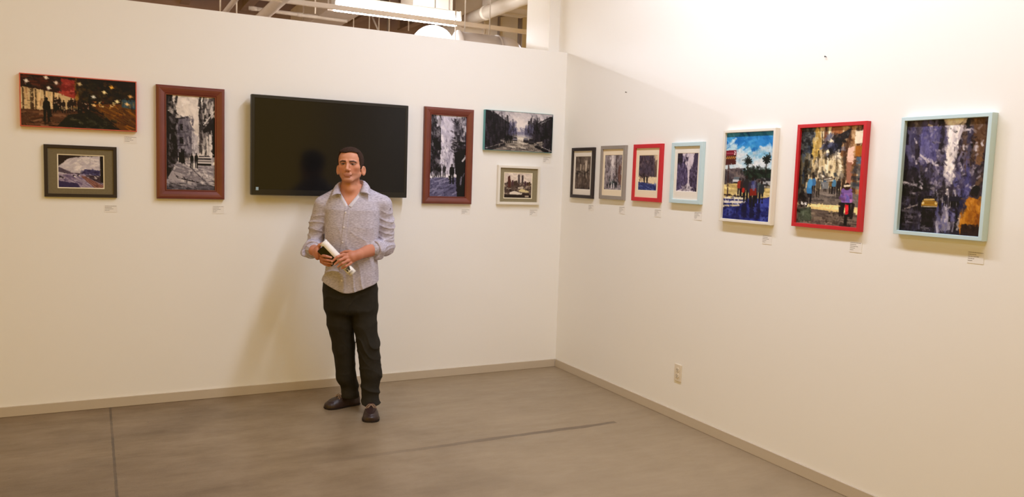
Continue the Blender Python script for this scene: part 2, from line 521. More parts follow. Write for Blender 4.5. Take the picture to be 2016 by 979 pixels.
def art_sunlit_street(w, h):
    p = Paint(w, h, 3, (214, 206, 200))
    p.strokes(80, (.1, .8, 0, .4), [(222, 214, 206), (206, 198, 192), (228, 220, 214)], .12, .05, 30, 60)
    p.poly([(.2, .24), (.45, .21), (.5, .3), (.56, .36), (.58, .62), (.2, .66)], (120, 116, 126))      # corner building
    p.strokes(80, (.2, .55, .24, .62), [(96, 92, 104), (140, 136, 146), (84, 80, 92), (160, 156, 162)], .06, .018, 90, 20)
    for u, v in ((.3, .3), (.31, .44), (.33, .56)):
        p.poly([(u - .04, v), (u + .04, v), (u + .04, v + .07), (u - .04, v + .07)], (40, 38, 44)); p.line((u - .12, v + .09), (u + .14, v + .08), .008, (56, 54, 60))
    p.line((.22, .25), (.45, .225), .012, (52, 50, 56))
    p.poly([(.52, .36), (.62, .42), (.66, .62), (.52, .62)], (186, 180, 184))
    p.strokes(30, (.52, .68, .4, .62), [(150, 146, 154), (110, 106, 114), (200, 196, 198)], .05, .014, 80, 20)
    p.poly([(.66, .16), (.74, .03), (1, 0), (1, .74), (.9, .7), (.68, .58)], (96, 90, 92))             # right row
    p.strokes(120, (.68, 1, .02, .66), [(40, 36, 38), (206, 200, 196), (70, 66, 68), (150, 144, 144), (24, 22, 24), (230, 224, 218)], .09, .022, 88, 14)
    p.poly([(.74, .36), (.98, .2), (1, .24), (.98, .34), (.76, .39)], (44, 40, 42)); p.line((.76, .3), (1, .14), .012, (210, 204, 200))
    p.poly([(.94, .28), (1, .2), (1, .72), (.95, .7)], (34, 30, 32))
    p.line((.9, .4), (.92, .66), .03, (216, 210, 206)); p.line((.84, .42), (.85, .62), .022, (200, 194, 190))
    p.poly([(0, 0), (.13, 0), (.16, .18), (.2, .26), (.24, .7), (.24, .86), (0, .94)], (40, 37, 40))    # dark left row
    p.strokes(120, (0, .22, .02, .88), [(26, 24, 26), (72, 68, 72), (52, 48, 52), (110, 106, 110), (18, 16, 18)], .06, .02, 80, 30)
    p.strokes(14, (.06, .18, .02, .22), [(190, 184, 180), (130, 124, 122)], .05, .016, 20, 40)
    p.poly([(.22, .7), (1, .64), (1, 1), (0, 1), (0, .9)], (164, 158, 162))                              # road
    p.strokes(110, (.2, 1, .7, .97), [(190, 184, 186), (140, 134, 140), (214, 208, 206), (112, 108, 116)], .16, .014, 12, 25)
    p.line((.22, .87), (.66, .92), .012, (54, 50, 56)); p.line((.5, .76), (.84, .93), .012, (96, 92, 98)); p.line((.34, .98), (.56, .78), .012, (124, 120, 126), .8)
    p.vgrad(.955, 1, (120, 116, 124), (76, 74, 82)); p.strokes(30, (0, 1, .93, 1), [(58, 56, 62), (140, 136, 142), (90, 86, 92)], .1, .014, 8, 15)
    p.poly([(.25, .6), (.36, .6), (.38, .7), (.25, .71)], (34, 30, 32)); p.ell(.33, .69, .05, .03, (26, 24, 26)); p.strokes(8, (.38, .5, .6, .66), [(44, 40, 44), (96, 92, 96)], .05, .016, 90, 8)
    p.mark = True
    p.car(.78, .735, .32, .105, (196, 190, 188), (66, 62, 66)); p.line((.63, .69), (.93, .69), .008, (60, 56, 58)); p.line((.62, .65), (.94, .645), .01, (226, 220, 216))
    p.poly([(.95, .7), (1, .69), (1, .72), (.95, .725)], (235, 230, 226))
    p.person(.52, .765, .16, (34, 30, 34), (28, 26, 28), (60, 52, 52), .95); p.person(.61, .765, .165, (30, 28, 30), (40, 38, 40), (50, 44, 46), .95)
    p.line((.565, .71), (.565, .77), .02, (230, 226, 222))
    p.dabs(700, .03, .011, 60, 50, 12, .7)
    return p.done()

def art_narrow_street(w, h):
    p = Paint(w, h, 4, (196, 192, 206))
    p.strokes(90, (.15, .65, 0, .6), [(208, 204, 216), (184, 180, 196), (222, 218, 226), (168, 164, 182)], .08, .03, 70, 40)
    p.strokes(50, (.3, .62, .3, .62), [(160, 156, 172), (130, 126, 142), (208, 204, 214)], .04, .012, 85, 20)
    p.poly([(0, 0), (.08, 0), (.14, .12), (.28, .16), (.3, .4), (.26, .62), (0, .72)], (56, 52, 58))      # left row
    p.strokes(120, (0, .28, .02, .7), [(30, 28, 32), (90, 86, 94), (150, 146, 154), (20, 18, 20), (66, 62, 70)], .07, .02, 86, 16)
    p.poly([(.04, .3), (.2, .28), (.32, .42), (.18, .44)], (28, 26, 30))
    p.poly([(.66, .04), (1, 0), (1, 1), (.8, 1), (.74, .7), (.66, .55)], (66, 62, 70))                     # right row
    p.strokes(150, (.66, 1, .02, .62), [(26, 24, 28), (208, 204, 212), (100, 96, 106), (44, 42, 48), (150, 146, 156)], .07, .02, 88, 12)
    p.strokes(40, (.62, .98, .3, .42), [(20, 18, 22), (190, 186, 192), (60, 56, 62)], .07, .02, 4, 14)
    p.strokes(26, (.6, .76, .06, .5), [(36, 32, 38), (90, 86, 96)], .06, .012, 10, 30)
    p.poly([(.68, .45), (1, .4), (1, .8), (.72, .76)], (34, 31, 35)); p.line((.9, .56), (1, .5), .02, (190, 186, 190))
    p.poly([(0, .735), (.74, .72), (.78, .78), (0, .8)], (224, 220, 226))                                  # sunlit band
    p.poly([(0, .77), (.76, .76), (.8, 1), (0, 1)], (98, 96, 122))
    p.strokes(90, (0, .78, .79, .99), [(120, 118, 146), (80, 78, 102), (150, 148, 172), (60, 58, 78), (104, 102, 128)], .12, .014, -14, 16)
    p.line((.1, .97), (.34, .8), .018, (140, 138, 164), .7)
    for u in (.17, .28, .4): p.person(u, .765, .165, (32, 29, 33), (26, 24, 27), (50, 44, 46), 1.0)
    p.strokes(24, (.02, .16, .56, .74), [(34, 30, 34), (70, 66, 72)], .07, .016, 88, 8); p.strokes(20, (.1, .5, .6, .74), [(44, 40, 46), (120, 116, 124)], .05, .012, 88, 12)
    p.person(.62, .845, .255, (24, 22, 25), (20, 18, 21), (40, 35, 37), 1.0); p.line((.56, .74), (.56, .79), .03, (22, 20, 23))
    p.poly([(.76, .66), (.96, .64), (1, .72), (1, 1), (.78, 1), (.74, .82)], (26, 24, 28)); p.ell(.83, .635, .06, .035, (38, 33, 35)); p.line((.86, .86), (.9, .74), .02, (120, 116, 130)); p.line((.9, .78), (.98, .7), .012, (96, 92, 100))
    p.dabs(620, .028, .010, 75, 40, 12, .7)
    return p.done()

def art_dark_avenue(w, h):
    p = Paint(w, h, 5, (176, 172, 178))
    p.strokes(80, (.15, .95, 0, .4), [(190, 186, 190), (160, 156, 164), (206, 200, 202)], .2, .06, 10, 40)
    p.ell(.5, .33, .14, .26, (222, 214, 210), .85, 1.2)
    p.poly([(.42, .42), (.48, .5), (.56, .5), (.6, .42), (.62, .62), (.4, .62)], (140, 138, 156))
    p.strokes(40, (.36, .66, .4, .6), [(120, 118, 140), (160, 156, 170)], .08, .03, 80, 20)
    p.poly([(0, 0), (.12, .03), (.26, .2), (.38, .34), (.46, .5), (.47, .66), (.3, .78), (0, .96)], (48, 45, 50))
    p.poly([(1, .03), (.9, .12), (.76, .27), (.64, .36), (.58, .5), (.6, .66), (.75, .78), (1, .96)], (46, 43, 48))
    p.strokes(130, (0, .42, .2, .86), [(38, 35, 40), (62, 58, 64), (30, 28, 32), (80, 76, 86)], .18, .035, 86, 8)
    p.strokes(130, (.62, 1, .22, .86), [(38, 35, 40), (60, 56, 62), (30, 28, 32), (74, 70, 78)], .18, .035, 92, 8)
    p.strokes(30, (.34, .45, .3, .62), [(84, 82, 104), (110, 108, 132)], .14, .03, 88, 6); p.strokes(30, (.59, .7, .34, .62), [(84, 82, 104), (100, 98, 120)], .14, .03, 92, 6)
    p.line((.93, .14), (.8, .27), .022, (150, 148, 150)); p.line((.96, .12), (.86, .2), .022, (90, 88, 90))
    for u, t in ((.2, .02), (.23, .0), (.28, .08), (.33, .12), (.68, .06), (.74, .02), (.79, .1), (.4, .25)): p.line((u, t), (u, .42), .014, (70, 66, 72), .8)
    p.poly([(.46, .62), (.6, .62), (.76, .8), (1, .97), (1, 1), (0, 1), (0, .97), (.3, .78)], (126, 118, 112))
    p.ell(.52, .7, .14, .1, (226, 220, 208), .9, 1.2)
    p.strokes(110, (.25, .85, .72, .98), [(166, 158, 146), (92, 86, 84), (196, 188, 176), (70, 66, 66), (130, 122, 114)], .16, .03, 0, 14)
    p.poly([(0, .97), (.3, .8), (.3, .86), (.1, 1), (0, 1)], (54, 51, 54)); p.poly([(1, .97), (.76, .82), (.72, .86), (.9, 1), (1, 1)], (44, 42, 45))
    for u in (.3, .33, .365, .39): p.person(u, .8, .22, (30, 28, 31), (26, 24, 27), (36, 33, 36), 1.1)
    p.car(.44, .74, .07, .1, (130, 128, 136), (70, 68, 74)); p.car(.6, .77, .08, .12, (58, 55, 60), (120, 118, 126)); p.car(.68, .8, .09, .13, (70, 67, 71), (52, 50, 54))
    p.dabs(600, .06, .02, 60, 60, 9, .65)
    return p.done()

def art_skyline(w, h):
    p = Paint(w, h, 6, (204, 192, 180))
    p.strokes(50, (0, 1, 0, .4), [(214, 202, 190), (196, 184, 174), (222, 210, 198)], .2, .06, 5, 30)
    p.poly([(0, .42), (.2, .36), (.5, .38), (1, .4), (1, 1), (0, 1)], (96, 82, 76))
    p.strokes(150, (0, 1, .36, .98), [(60, 50, 48), (120, 106, 98), (160, 146, 132), (44, 36, 34), (196, 182, 164), (90, 76, 70)], .09, .035, 0, 90)
    p.mark = True
    p.poly([(.49, .06), (.56, .06), (.57, .42), (.49, .42)], (112, 100, 98)); p.poly([(.62, .08), (.69, .08), (.7, .42), (.62, .42)], (104, 92, 90))
    for k in range(3): p.line((.5 + k * .02, .07), (.505 + k * .02, .42), .01, (76, 66, 66)); p.line((.63 + k * .02, .09), (.635 + k * .02, .42), .01, (70, 60, 60))
    p.poly([(.12, .16), (.2, .1), (.23, .3), (.24, .58), (.13, .58)], (104, 70, 62)); p.line((.17, .12), (.18, .56), .02, (70, 46, 42))
    for u, t in ((.3, .28), (.38, .32), (.44, .3), (.76, .32), (.84, .36), (.92, .34)): p.poly([(u - .03, t), (u + .03, t), (u + .03, .5), (u - .03, .5)], (86, 74, 70), 1, 14)
    p.poly([(.52, .7), (.64, .62), (.92, .72), (.9, .78), (.56, .76)], (206, 192, 150)); p.poly([(.2, .78), (.36, .72), (.66, .8), (.64, .86), (.2, .86)], (216, 206, 192))
    p.poly([(.5, .56), (.7, .55), (.7, .62), (.5, .63)], (190, 178, 162)); p.poly([(.02, .86), (1, .88), (1, 1), (.02, 1)], (60, 50, 46)); p.poly([(.66, .8), (.92, .8), (.92, .93), (.66, .93)], (70, 58, 54)); p.poly([(.76, .9), (.9, .9), (.9, .96), (.76, .96)], (170, 156, 140))
    p.dabs(320, .06, .025, 0, 90, 14, .7)
    return p.done()

def art_sepia_rain(w, h):
    p = Paint(w, h, 7, (104, 92, 84))
    p.strokes(140, (0, 1, 0, 1), [(86, 74, 68), (120, 108, 98), (70, 60, 55), (136, 124, 112)], .14, .035, 90, 12)
    for u, v0, v1, wd, c in ((.7, .12, .45, .07, (206, 194, 178)), (.35, .24, .42, .05, (186, 172, 156)), (.55, .25, .62, .03, (170, 156, 142)), (.25, .48, .75, .03, (176, 162, 148)), (.75, .5, .7, .04, (184, 172, 156)), (.62, .3, .9, .025, (120, 104, 94)), (.85, .25, .36, .04, (150, 138, 126))):
        p.line((u, v0), (u, v1), wd, c, .85)
    p.strokes(60, (0, 1, .42, .54), [(40, 32, 30), (60, 50, 46), (150, 138, 126)], .06, .025, 0, 80)
    for u in (.15, .3, .42, .6, .82): p.line((u, .44), (u + .02, .66), .028, (46, 38, 36))
    p.vgrad(.86, 1, (84, 72, 66), (70, 60, 56)); p.strokes(60, (0, 1, .6, 1), [(104, 90, 82), (70, 60, 56), (130, 116, 106)], .14, .03, 88, 10)
    p.dabs(240, .06, .02, 85, 30, 9, .7)
    return p.done()

def art_grey_rain(w, h):
    p = Paint(w, h, 8, (150, 142, 146))
    p.ell(.42, .2, .16, .4, (224, 218, 218), .9, 1.2)
    p.strokes(120, (0, .38, 0, .7), [(116, 108, 112), (150, 142, 146), (90, 82, 86), (176, 168, 172)], .1, .03, 85, 25)
    p.strokes(120, (.55, 1, 0, .75), [(110, 98, 98), (140, 130, 132), (84, 70, 68), (168, 160, 164)], .1, .03, 90, 15)
    p.strokes(30, (.82, .95, .3, .8), [(130, 100, 92), (110, 82, 76)], .14, .04, 90, 6)
    p.line((.68, .02), (.7, .8), .02, (60, 52, 54)); p.strokes(70, (.1, .6, .3, .9), [(170, 164, 172), (126, 120, 130), (204, 198, 204), (96, 90, 100)], .1, .02, 88, 14)
    p.strokes(50, (0, 1, .62, 1), [(80, 76, 84), (120, 114, 122), (60, 58, 64), (190, 184, 190)], .09, .02, 80, 30)
    for u, s in ((.2, .12), (.36, .16), (.5, .2), (.6, .22), (.7, .2)): p.person(u, .95, s, (50, 54, 58), (44, 44, 50), (60, 56, 60), 1.6)
    p.line((.45, .76), (.44, .96), .03, (226, 222, 226)); p.line((.56, .8), (.57, .96), .03, (206, 202, 208)); p.strokes(10, (.3, .6, .7, .82), [(60, 80, 76), (80, 104, 100)], .05, .02, 80, 20)
    p.dabs(320, .05, .016, 85, 30, 10, .7)
    return p.done()

def art_blue_shade(w, h):
    p = Paint(w, h, 9, (96, 84, 92))
    p.poly([(.75, 0), (1, 0), (1, .55), (.92, .3)], (208, 190, 160))
    p.strokes(170, (0, .86, 0, .6), [(70, 58, 66), (110, 96, 102), (88, 80, 96), (56, 46, 54), (130, 114, 116), (76, 72, 90)], .12, .035, 88, 14)
    p.poly([(.84, .2), (1, .1), (1, .6), (.86, .6)], (110, 92, 84), .8)
    p.ell(.45, .4, .3, .16, (84, 76, 92), .6, 1)
    p.poly([(0, .62), (.5, .6), (1, .62), (1, .84), (.5, .78), (0, .76)], (220, 204, 174))
    p.poly([(0, .77), (.3, .78), (.6, .82), (1, .88), (1, 1), (0, 1)], (62, 72, 122))
    p.strokes(60, (0, 1, .8, 1), [(80, 94, 148), (50, 58, 104), (104, 118, 168), (44, 48, 84)], .1, .022, 8, 22)
    p.poly([(.3, .6), (.38, .6), (.37, .8), (.33, .8)], (40, 34, 38)); p.poly([(.42, .6), (.53, .6), (.52, .78), (.45, .78)], (44, 38, 42))
    for u in (.1, .18, .27): p.line((u, .58), (u, .74), .02, (120, 100, 90))
    p.strokes(20, (.1, .6, .55, .64), [(44, 38, 44), (90, 76, 80)], .07, .03, 80, 20)
    p.dabs(320, .05, .018, 70, 40, 10, .7)
    return p.done()

def art_violet_canyon(w, h):
    p = Paint(w, h, 10, (206, 196, 206))
    p.strokes(40, (.3, .8, 0, .6), [(214, 206, 212), (196, 186, 198)], .14, .04, 80, 30)
    p.poly([(0, 0), (.24, 0), (.28, .22), (.36, .2), (.42, .32), (.52, .46), (.55, .78), (.3, .92), (0, 1)], (92, 82, 110))
    p.poly([(.82, 0), (1, 0), (1, 1), (.72, .95), (.62, .8), (.62, .44), (.74, .36), (.78, .22)], (80, 70, 92))
    p.strokes(150, (0, .52, .02, .95), [(78, 68, 98), (110, 100, 132), (56, 46, 62), (130, 120, 150), (66, 58, 84)], .09, .025, 86, 16)
    p.strokes(20, (0, .24, 0, .26), [(48, 40, 50), (64, 54, 66)], .1, .04, 88, 8)
    p.strokes(120, (.64, 1, .3, .97), [(66, 56, 72), (100, 90, 114), (48, 40, 50), (124, 114, 136)], .08, .025, 92, 16)
    p.poly([(.5, .8), (.64, .8), (.74, 1), (.3, 1)], (206, 200, 208)); p.strokes(30, (.3, .75, .86, 1), [(160, 152, 164), (224, 218, 224), (90, 82, 96)], .08, .02, 20, 50)
    p.strokes(24, (.25, .5, .82, .95), [(60, 50, 64), (96, 86, 104), (190, 182, 190)], .06, .02, 80, 30)
    p.dabs(340, .045, .016, 85, 35, 10, .7)
    return p.done()

def art_palm_plaza(w, h):
    p = Paint(w, h, 11, (60, 140, 200))
    p.vgrad(0, .26, (48, 122, 190), (72, 152, 206)); p.vgrad(.2, .42, (110, 176, 214), (206, 216, 222))
    p.strokes(70, (0, 1, 0, .22), [(40, 112, 184), (64, 142, 204), (52, 130, 196), (90, 164, 210)], .14, .05, 20, 40)
    p.strokes(70, (0, 1, .18, .42), [(190, 212, 224), (222, 226, 228), (140, 190, 216), (210, 216, 222)], .12, .045, -15, 40)
    p.strokes(10, (0, .2, .1, .22), [(200, 220, 228), (170, 206, 222)], .1, .03, -40, 10)
    p.poly([(0, .42), (.25, .41), (.4, .44), (.6, .42), (1, .43), (1, .58), (0, .62)], (96, 88, 92))
    p.poly([(.45, .43), (1, .42), (1, .52), (.45, .53)], (44, 58, 50)); p.strokes(50, (.42, 1, .42, .52), [(34, 46, 40), (60, 76, 62), (28, 36, 34)], .07, .03, 60, 40)
    p.strokes(30, (.05, .42, .42, .56), [(120, 108, 110), (80, 74, 80), (140, 128, 124)], .09, .03, 0, 20)
    p.poly([(.0, .6), (.3, .58), (1, .57), (1, .74), (.6, .77), (0, .78)], (208, 188, 128))
    p.strokes(60, (0, 1, .6, .73), [(224, 206, 146), (190, 168, 112), (232, 216, 166), (176, 156, 110)], .14, .025, 4, 14)
    p.poly([(0, .76), (.5, .77), (1, .72), (1, 1), (0, 1)], (48, 52, 112))
    p.strokes(120, (0, 1, .78, 1), [(40, 44, 100), (62, 70, 140), (76, 88, 160), (34, 34, 74), (54, 60, 124), (90, 100, 168)], .12, .025, 0, 90)
    p.strokes(16, (.75, 1, .76, .84), [(80, 90, 170), (60, 70, 150)], .1, .03, 0, 20)
    p.poly([(.02, .745), (.45, .745), (.48, .765), (.02, .765)], (226, 220, 200)); p.poly([(.0, .79), (.48, .78), (.46, .81), (.0, .815)], (214, 210, 204)); p.poly([(0, .84), (.36, .825), (.36, .842), (0, .865)], (206, 196, 170)); p.line((0, .72), (.46, .735), .014, (60, 50, 52))
    for u, tv, hb in ((.485, .34, .47), (.86, .32, .46)):                                             # tall palms
        p.line((u, tv), (u - .005, hb), .012, (60, 52, 48))
        for a in range(0, 360, 36): p.stroke(u + .028 * math.cos(math.radians(a)), tv + .015 * math.sin(math.radians(a)) - .01, .07, .016, a + 10, (32, 42, 40))
        p.ell(u, tv - .01, .045, .03, (34, 44, 42), .9)
    for u, tv in ((.35, .44), (.42, .42), (.54, .41), (.6, .395), (.7, .4)): p.line((u, tv), (u, .47), .012, (40, 44, 42)); p.ell(u, tv, .028, .014, (38, 46, 42))
    p.mark = True
    p.line((.075, .37), (.085, .74), .016, (78, 56, 56))                                               # street sign
    p.poly([(0, .205), (.23, .2), (.23, .255), (0, .265)], (132, 40, 62)); p.poly([(0, .265), (.23, .255), (.23, .305), (0, .315)], (96, 62, 52)); p.poly([(0, .315), (.23, .305), (.23, .365), (0, .375)], (92, 52, 50))
    for k in range(5): p.line((.02 + k * .03, .235), (.035 + k * .03, .238), .012, (196, 130, 140))
    p.line((.18, .22), (.205, .22), .009, (236, 226, 230)); p.line((.205, .22), (.205, .232), .009, (236, 226, 230)); p.line((.205, .232), (.182, .25), .009, (236, 226, 230)); p.line((.18, .252), (.21, .25), .009, (236, 226, 230))
    for k in range(5): p.line((.02 + k * .042, .3), (.05 + k * .042, .276), .012, (214, 168, 90)); p.line((.035 + k * .04, .28), (.045 + k * .04, .3), .009, (150, 96, 60))
    p.car(.265, .585, .16, .075, (196, 200, 206), (110, 120, 128), (40, 40, 44)); p.car(.9, .6, .18, .085, (170, 172, 176), (60, 62, 66), (34, 34, 38))
    p.strokes(20, (.78, 1, .52, .62), [(50, 50, 54), (190, 190, 192), (80, 80, 82)], .05, .018, 10, 30)
    for u, v, s, t, l in ((.335, .74, .22, (150, 66, 54), (46, 44, 54)), (.4, .74, .22, (70, 52, 52), (40, 36, 44)), (.475, .79, .3, (56, 54, 58), (36, 34, 42)), (.73, .8, .27, (96, 104, 104), (44, 44, 54)), (.79, .8, .25, (60, 66, 70), (40, 40, 50))):
        p.person(u, v, s, t, l, (54, 42, 40), 1.05, .02)
    p.person(.615, .86, .36, (64, 60, 78), (40, 32, 44), (48, 38, 38), 1.25, .0); p.poly([(.555, .64), (.68, .63), (.7, .71), (.56, .72)], (134, 52, 42)); p.strokes(10, (.57, .67, .56, .63), [(90, 96, 150), (120, 124, 160)], .05, .018, 80, 20); p.ell(.42, .66, .03, .03, (178, 60, 50))
    for u, wd in ((.42, .03), (.475, .04), (.615, .06), (.74, .05)): p.line((u, .8), (u + .01, .97), wd, (32, 30, 58), .7)
    p.dabs(900, .035, .013, 30, 70, 11, .65)
    return p.done()

def art_motorbike_street(w, h):
    p = Paint(w, h, 12, (190, 178, 150))
    p.strokes(150, (.1, .8, 0, .5), [(216, 204, 172), (190, 174, 138), (230, 222, 200), (160, 140, 104), (206, 196, 176)], .16, .03, 88, 10)
    p.poly([(.52, 0), (.68, 0), (.64, .16), (.54, .2)], (150, 104, 72)); p.line((.4, 0), (.43, .2), .02, (60, 52, 44)); p.line((.34, .04), (.38, .28), .012, (84, 72, 58)); p.strokes(12, (.38, .62, .0, .16), [(140, 90, 60), (96, 72, 56), (210, 196, 180)], .12, .02, 88, 6)
    p.poly([(0, 0), (.3, 0), (.24, .1), (.16, .2), (.1, .36), (.12, .62), (0, .8)], (66, 66, 64))                # leafy dark left
    p.strokes(90, (0, .26, .0, .3), [(40, 42, 44), (84, 86, 84), (110, 114, 112), (56, 58, 66), (30, 30, 32)], .07, .035, 30, 60)
    p.strokes(60, (0, .18, .26, .72), [(54, 48, 40), (90, 84, 68), (30, 28, 28), (120, 112, 90), (60, 74, 92)], .14, .03, 88, 8)
    p.strokes(30, (.22, .32, .02, .3), [(206, 180, 104), (150, 124, 70), (180, 158, 110)], .12, .02, 84, 12)
    p.poly([(.66, .06), (.8, .0), (1, 0), (1, .8), (.84, .78), (.74, .62), (.66, .36)], (150, 118, 84))           # right row
    p.strokes(120, (.68, 1, .0, .7), [(110, 78, 52), (170, 140, 104), (70, 54, 44), (200, 180, 150), (90, 66, 50)], .14, .035, 88, 8)
    p.poly([(.86, .06), (1, .05), (1, .17), (.86, .18)], (206, 196, 176)); p.poly([(.88, .2), (1, .2), (1, .3), (.88, .3)], (150, 100, 44)); p.poly([(.9, .31), (1, .31), (1, .38), (.9, .38)], (90, 104, 116)); p.strokes(8, (.9, 1, .4, .62), [(60, 64, 72), (84, 96, 106)], .08, .04, 0, 20)
    p.poly([(.76, .22), (.86, .2), (.86, .38), (.76, .38)], (206, 176, 160)); p.poly([(.76, .36), (.84, .36), (.84, .6), (.78, .6)], (150, 110, 94))
    p.poly([(.44, .2), (.6, .1), (.66, .16), (.66, .26), (.5, .28)], (44, 42, 48)); p.strokes(40, (.4, .66, .1, .32), [(34, 32, 38), (70, 72, 92), (100, 104, 126), (24, 24, 26)], .09, .03, -35, 40); p.poly([(.62, .08), (.8, .02), (.76, .12), (.66, .14)], (50, 46, 46))
    p.line((.66, .3), (.68, .62), .025, (200, 190, 166)); p.line((.72, .3), (.735, .66), .03, (70, 58, 48)); p.line((.6, .32), (.61, .6), .012, (92, 80, 66))
    p.strokes(70, (.16, .72, .28, .52), [(200, 188, 160), (150, 134, 104), (96, 84, 70), (222, 214, 194), (60, 54, 50)], .08, .018, 88, 8)
    p.strokes(60, (.2, .72, .48, .66), [(50, 46, 46), (90, 84, 78), (40, 50, 62), (130, 120, 104), (28, 26, 28)], .06, .02, 80, 20)
    p.poly([(.12, .66), (.5, .62), (1, .68), (1, .8), (.2, .8)], (112, 104, 98)); p.strokes(40, (.2, .75, .66, .77), [(90, 84, 82), (130, 122, 116), (70, 66, 66)], .12, .018, 4, 10)
    p.poly([(.18, .79), (.6, .79), (1, .81), (1, .87), (.5, .85), (.2, .83)], (222, 204, 152)); p.strokes(14, (.22, .98, .795, .85), [(236, 222, 178), (204, 184, 132)], .14, .018, 4, 6)
    p.poly([(0, .83), (.5, .85), (1, .88), (1, 1), (0, 1)], (98, 88, 82)); p.strokes(90, (.1, 1, .86, 1), [(116, 104, 96), (80, 72, 68), (134, 122, 108), (66, 60, 58)], .13, .018, 6, 14)
    for u, v, s, t, l in ((.2, .8, .26, (66, 118, 162), (38, 36, 44)), (.26, .68, .18, (70, 110, 150), (44, 42, 48)), (.335, .72, .2, (96, 88, 76), (60, 54, 48)), (.45, .66, .16, (70, 96, 124), (50, 46, 48)), (.54, .68, .18, (120, 96, 60), (54, 48, 46)), (.585, .68, .17, (84, 124, 152), (46, 44, 50)), (.66, .7, .18, (54, 48, 48), (40, 36, 38))):
        p.person(u, v, s, t, l, (66, 50, 44), .95, .02)
    p.ell(.2, .58, .04, .05, (84, 140, 182)); p.poly([(.4, .56), (.5, .56), (.5, .63), (.4, .63)], (120, 122, 124)); p.strokes(12, (.36, .54, .49, .56), [(230, 226, 214), (84, 76, 70)], .06, .016, 0, 30)
    p.poly([(.02, .7), (.1, .66), (.18, .72), (.18, .82), (.02, .84)], (44, 40, 40)); p.strokes(16, (.02, .18, .68, .84), [(70, 66, 64), (30, 28, 30), (100, 94, 90)], .07, .025, 40, 40); p.ell(.09, .79, .022, .016, (236, 232, 226)); p.ell(.15, .79, .022, .016, (228, 224, 218)); p.poly([(.02, .85), (.24, .82), (.26, .97), (.04, .99)], (74, 80, 70)); p.strokes(10, (.04, .24, .86, .96), [(90, 98, 84), (60, 66, 60)], .08, .03, 0, 20)
    p.mark = True
    p.person(.79, .9, .34, (120, 96, 150), (40, 36, 40), (58, 44, 40), 1.3, .05)                                    # rider
    p.poly([(.7, .67), (.88, .66), (.87, .76), (.72, .76)], (134, 104, 160)); p.strokes(14, (.72, .87, .67, .75), [(180, 120, 160), (100, 96, 160), (96, 70, 110)], .05, .02, 60, 50); p.ell(.79, .605, .05, .03, (60, 44, 38)); p.poly([(.74, .585), (.84, .58), (.84, .6), (.74, .605)], (196, 186, 166))
    p.poly([(.775, .78), (.83, .78), (.835, .87), (.79, .88)], (184, 40, 52)); p.ell(.81, .82, .025, .03, (206, 60, 70)); p.line((.8, .88), (.8, .985), .03, (26, 24, 26)); p.line((.7, .76), (.72, .9), .03, (48, 42, 44)); p.line((.9, .76), (.88, .92), .03, (48, 42, 44)); p.line((.71, .77), (.89, .765), .014, (40, 38, 40))
    p.dabs(1100, .03, .012, 70, 60, 12, .65)
    return p.done(1.15)

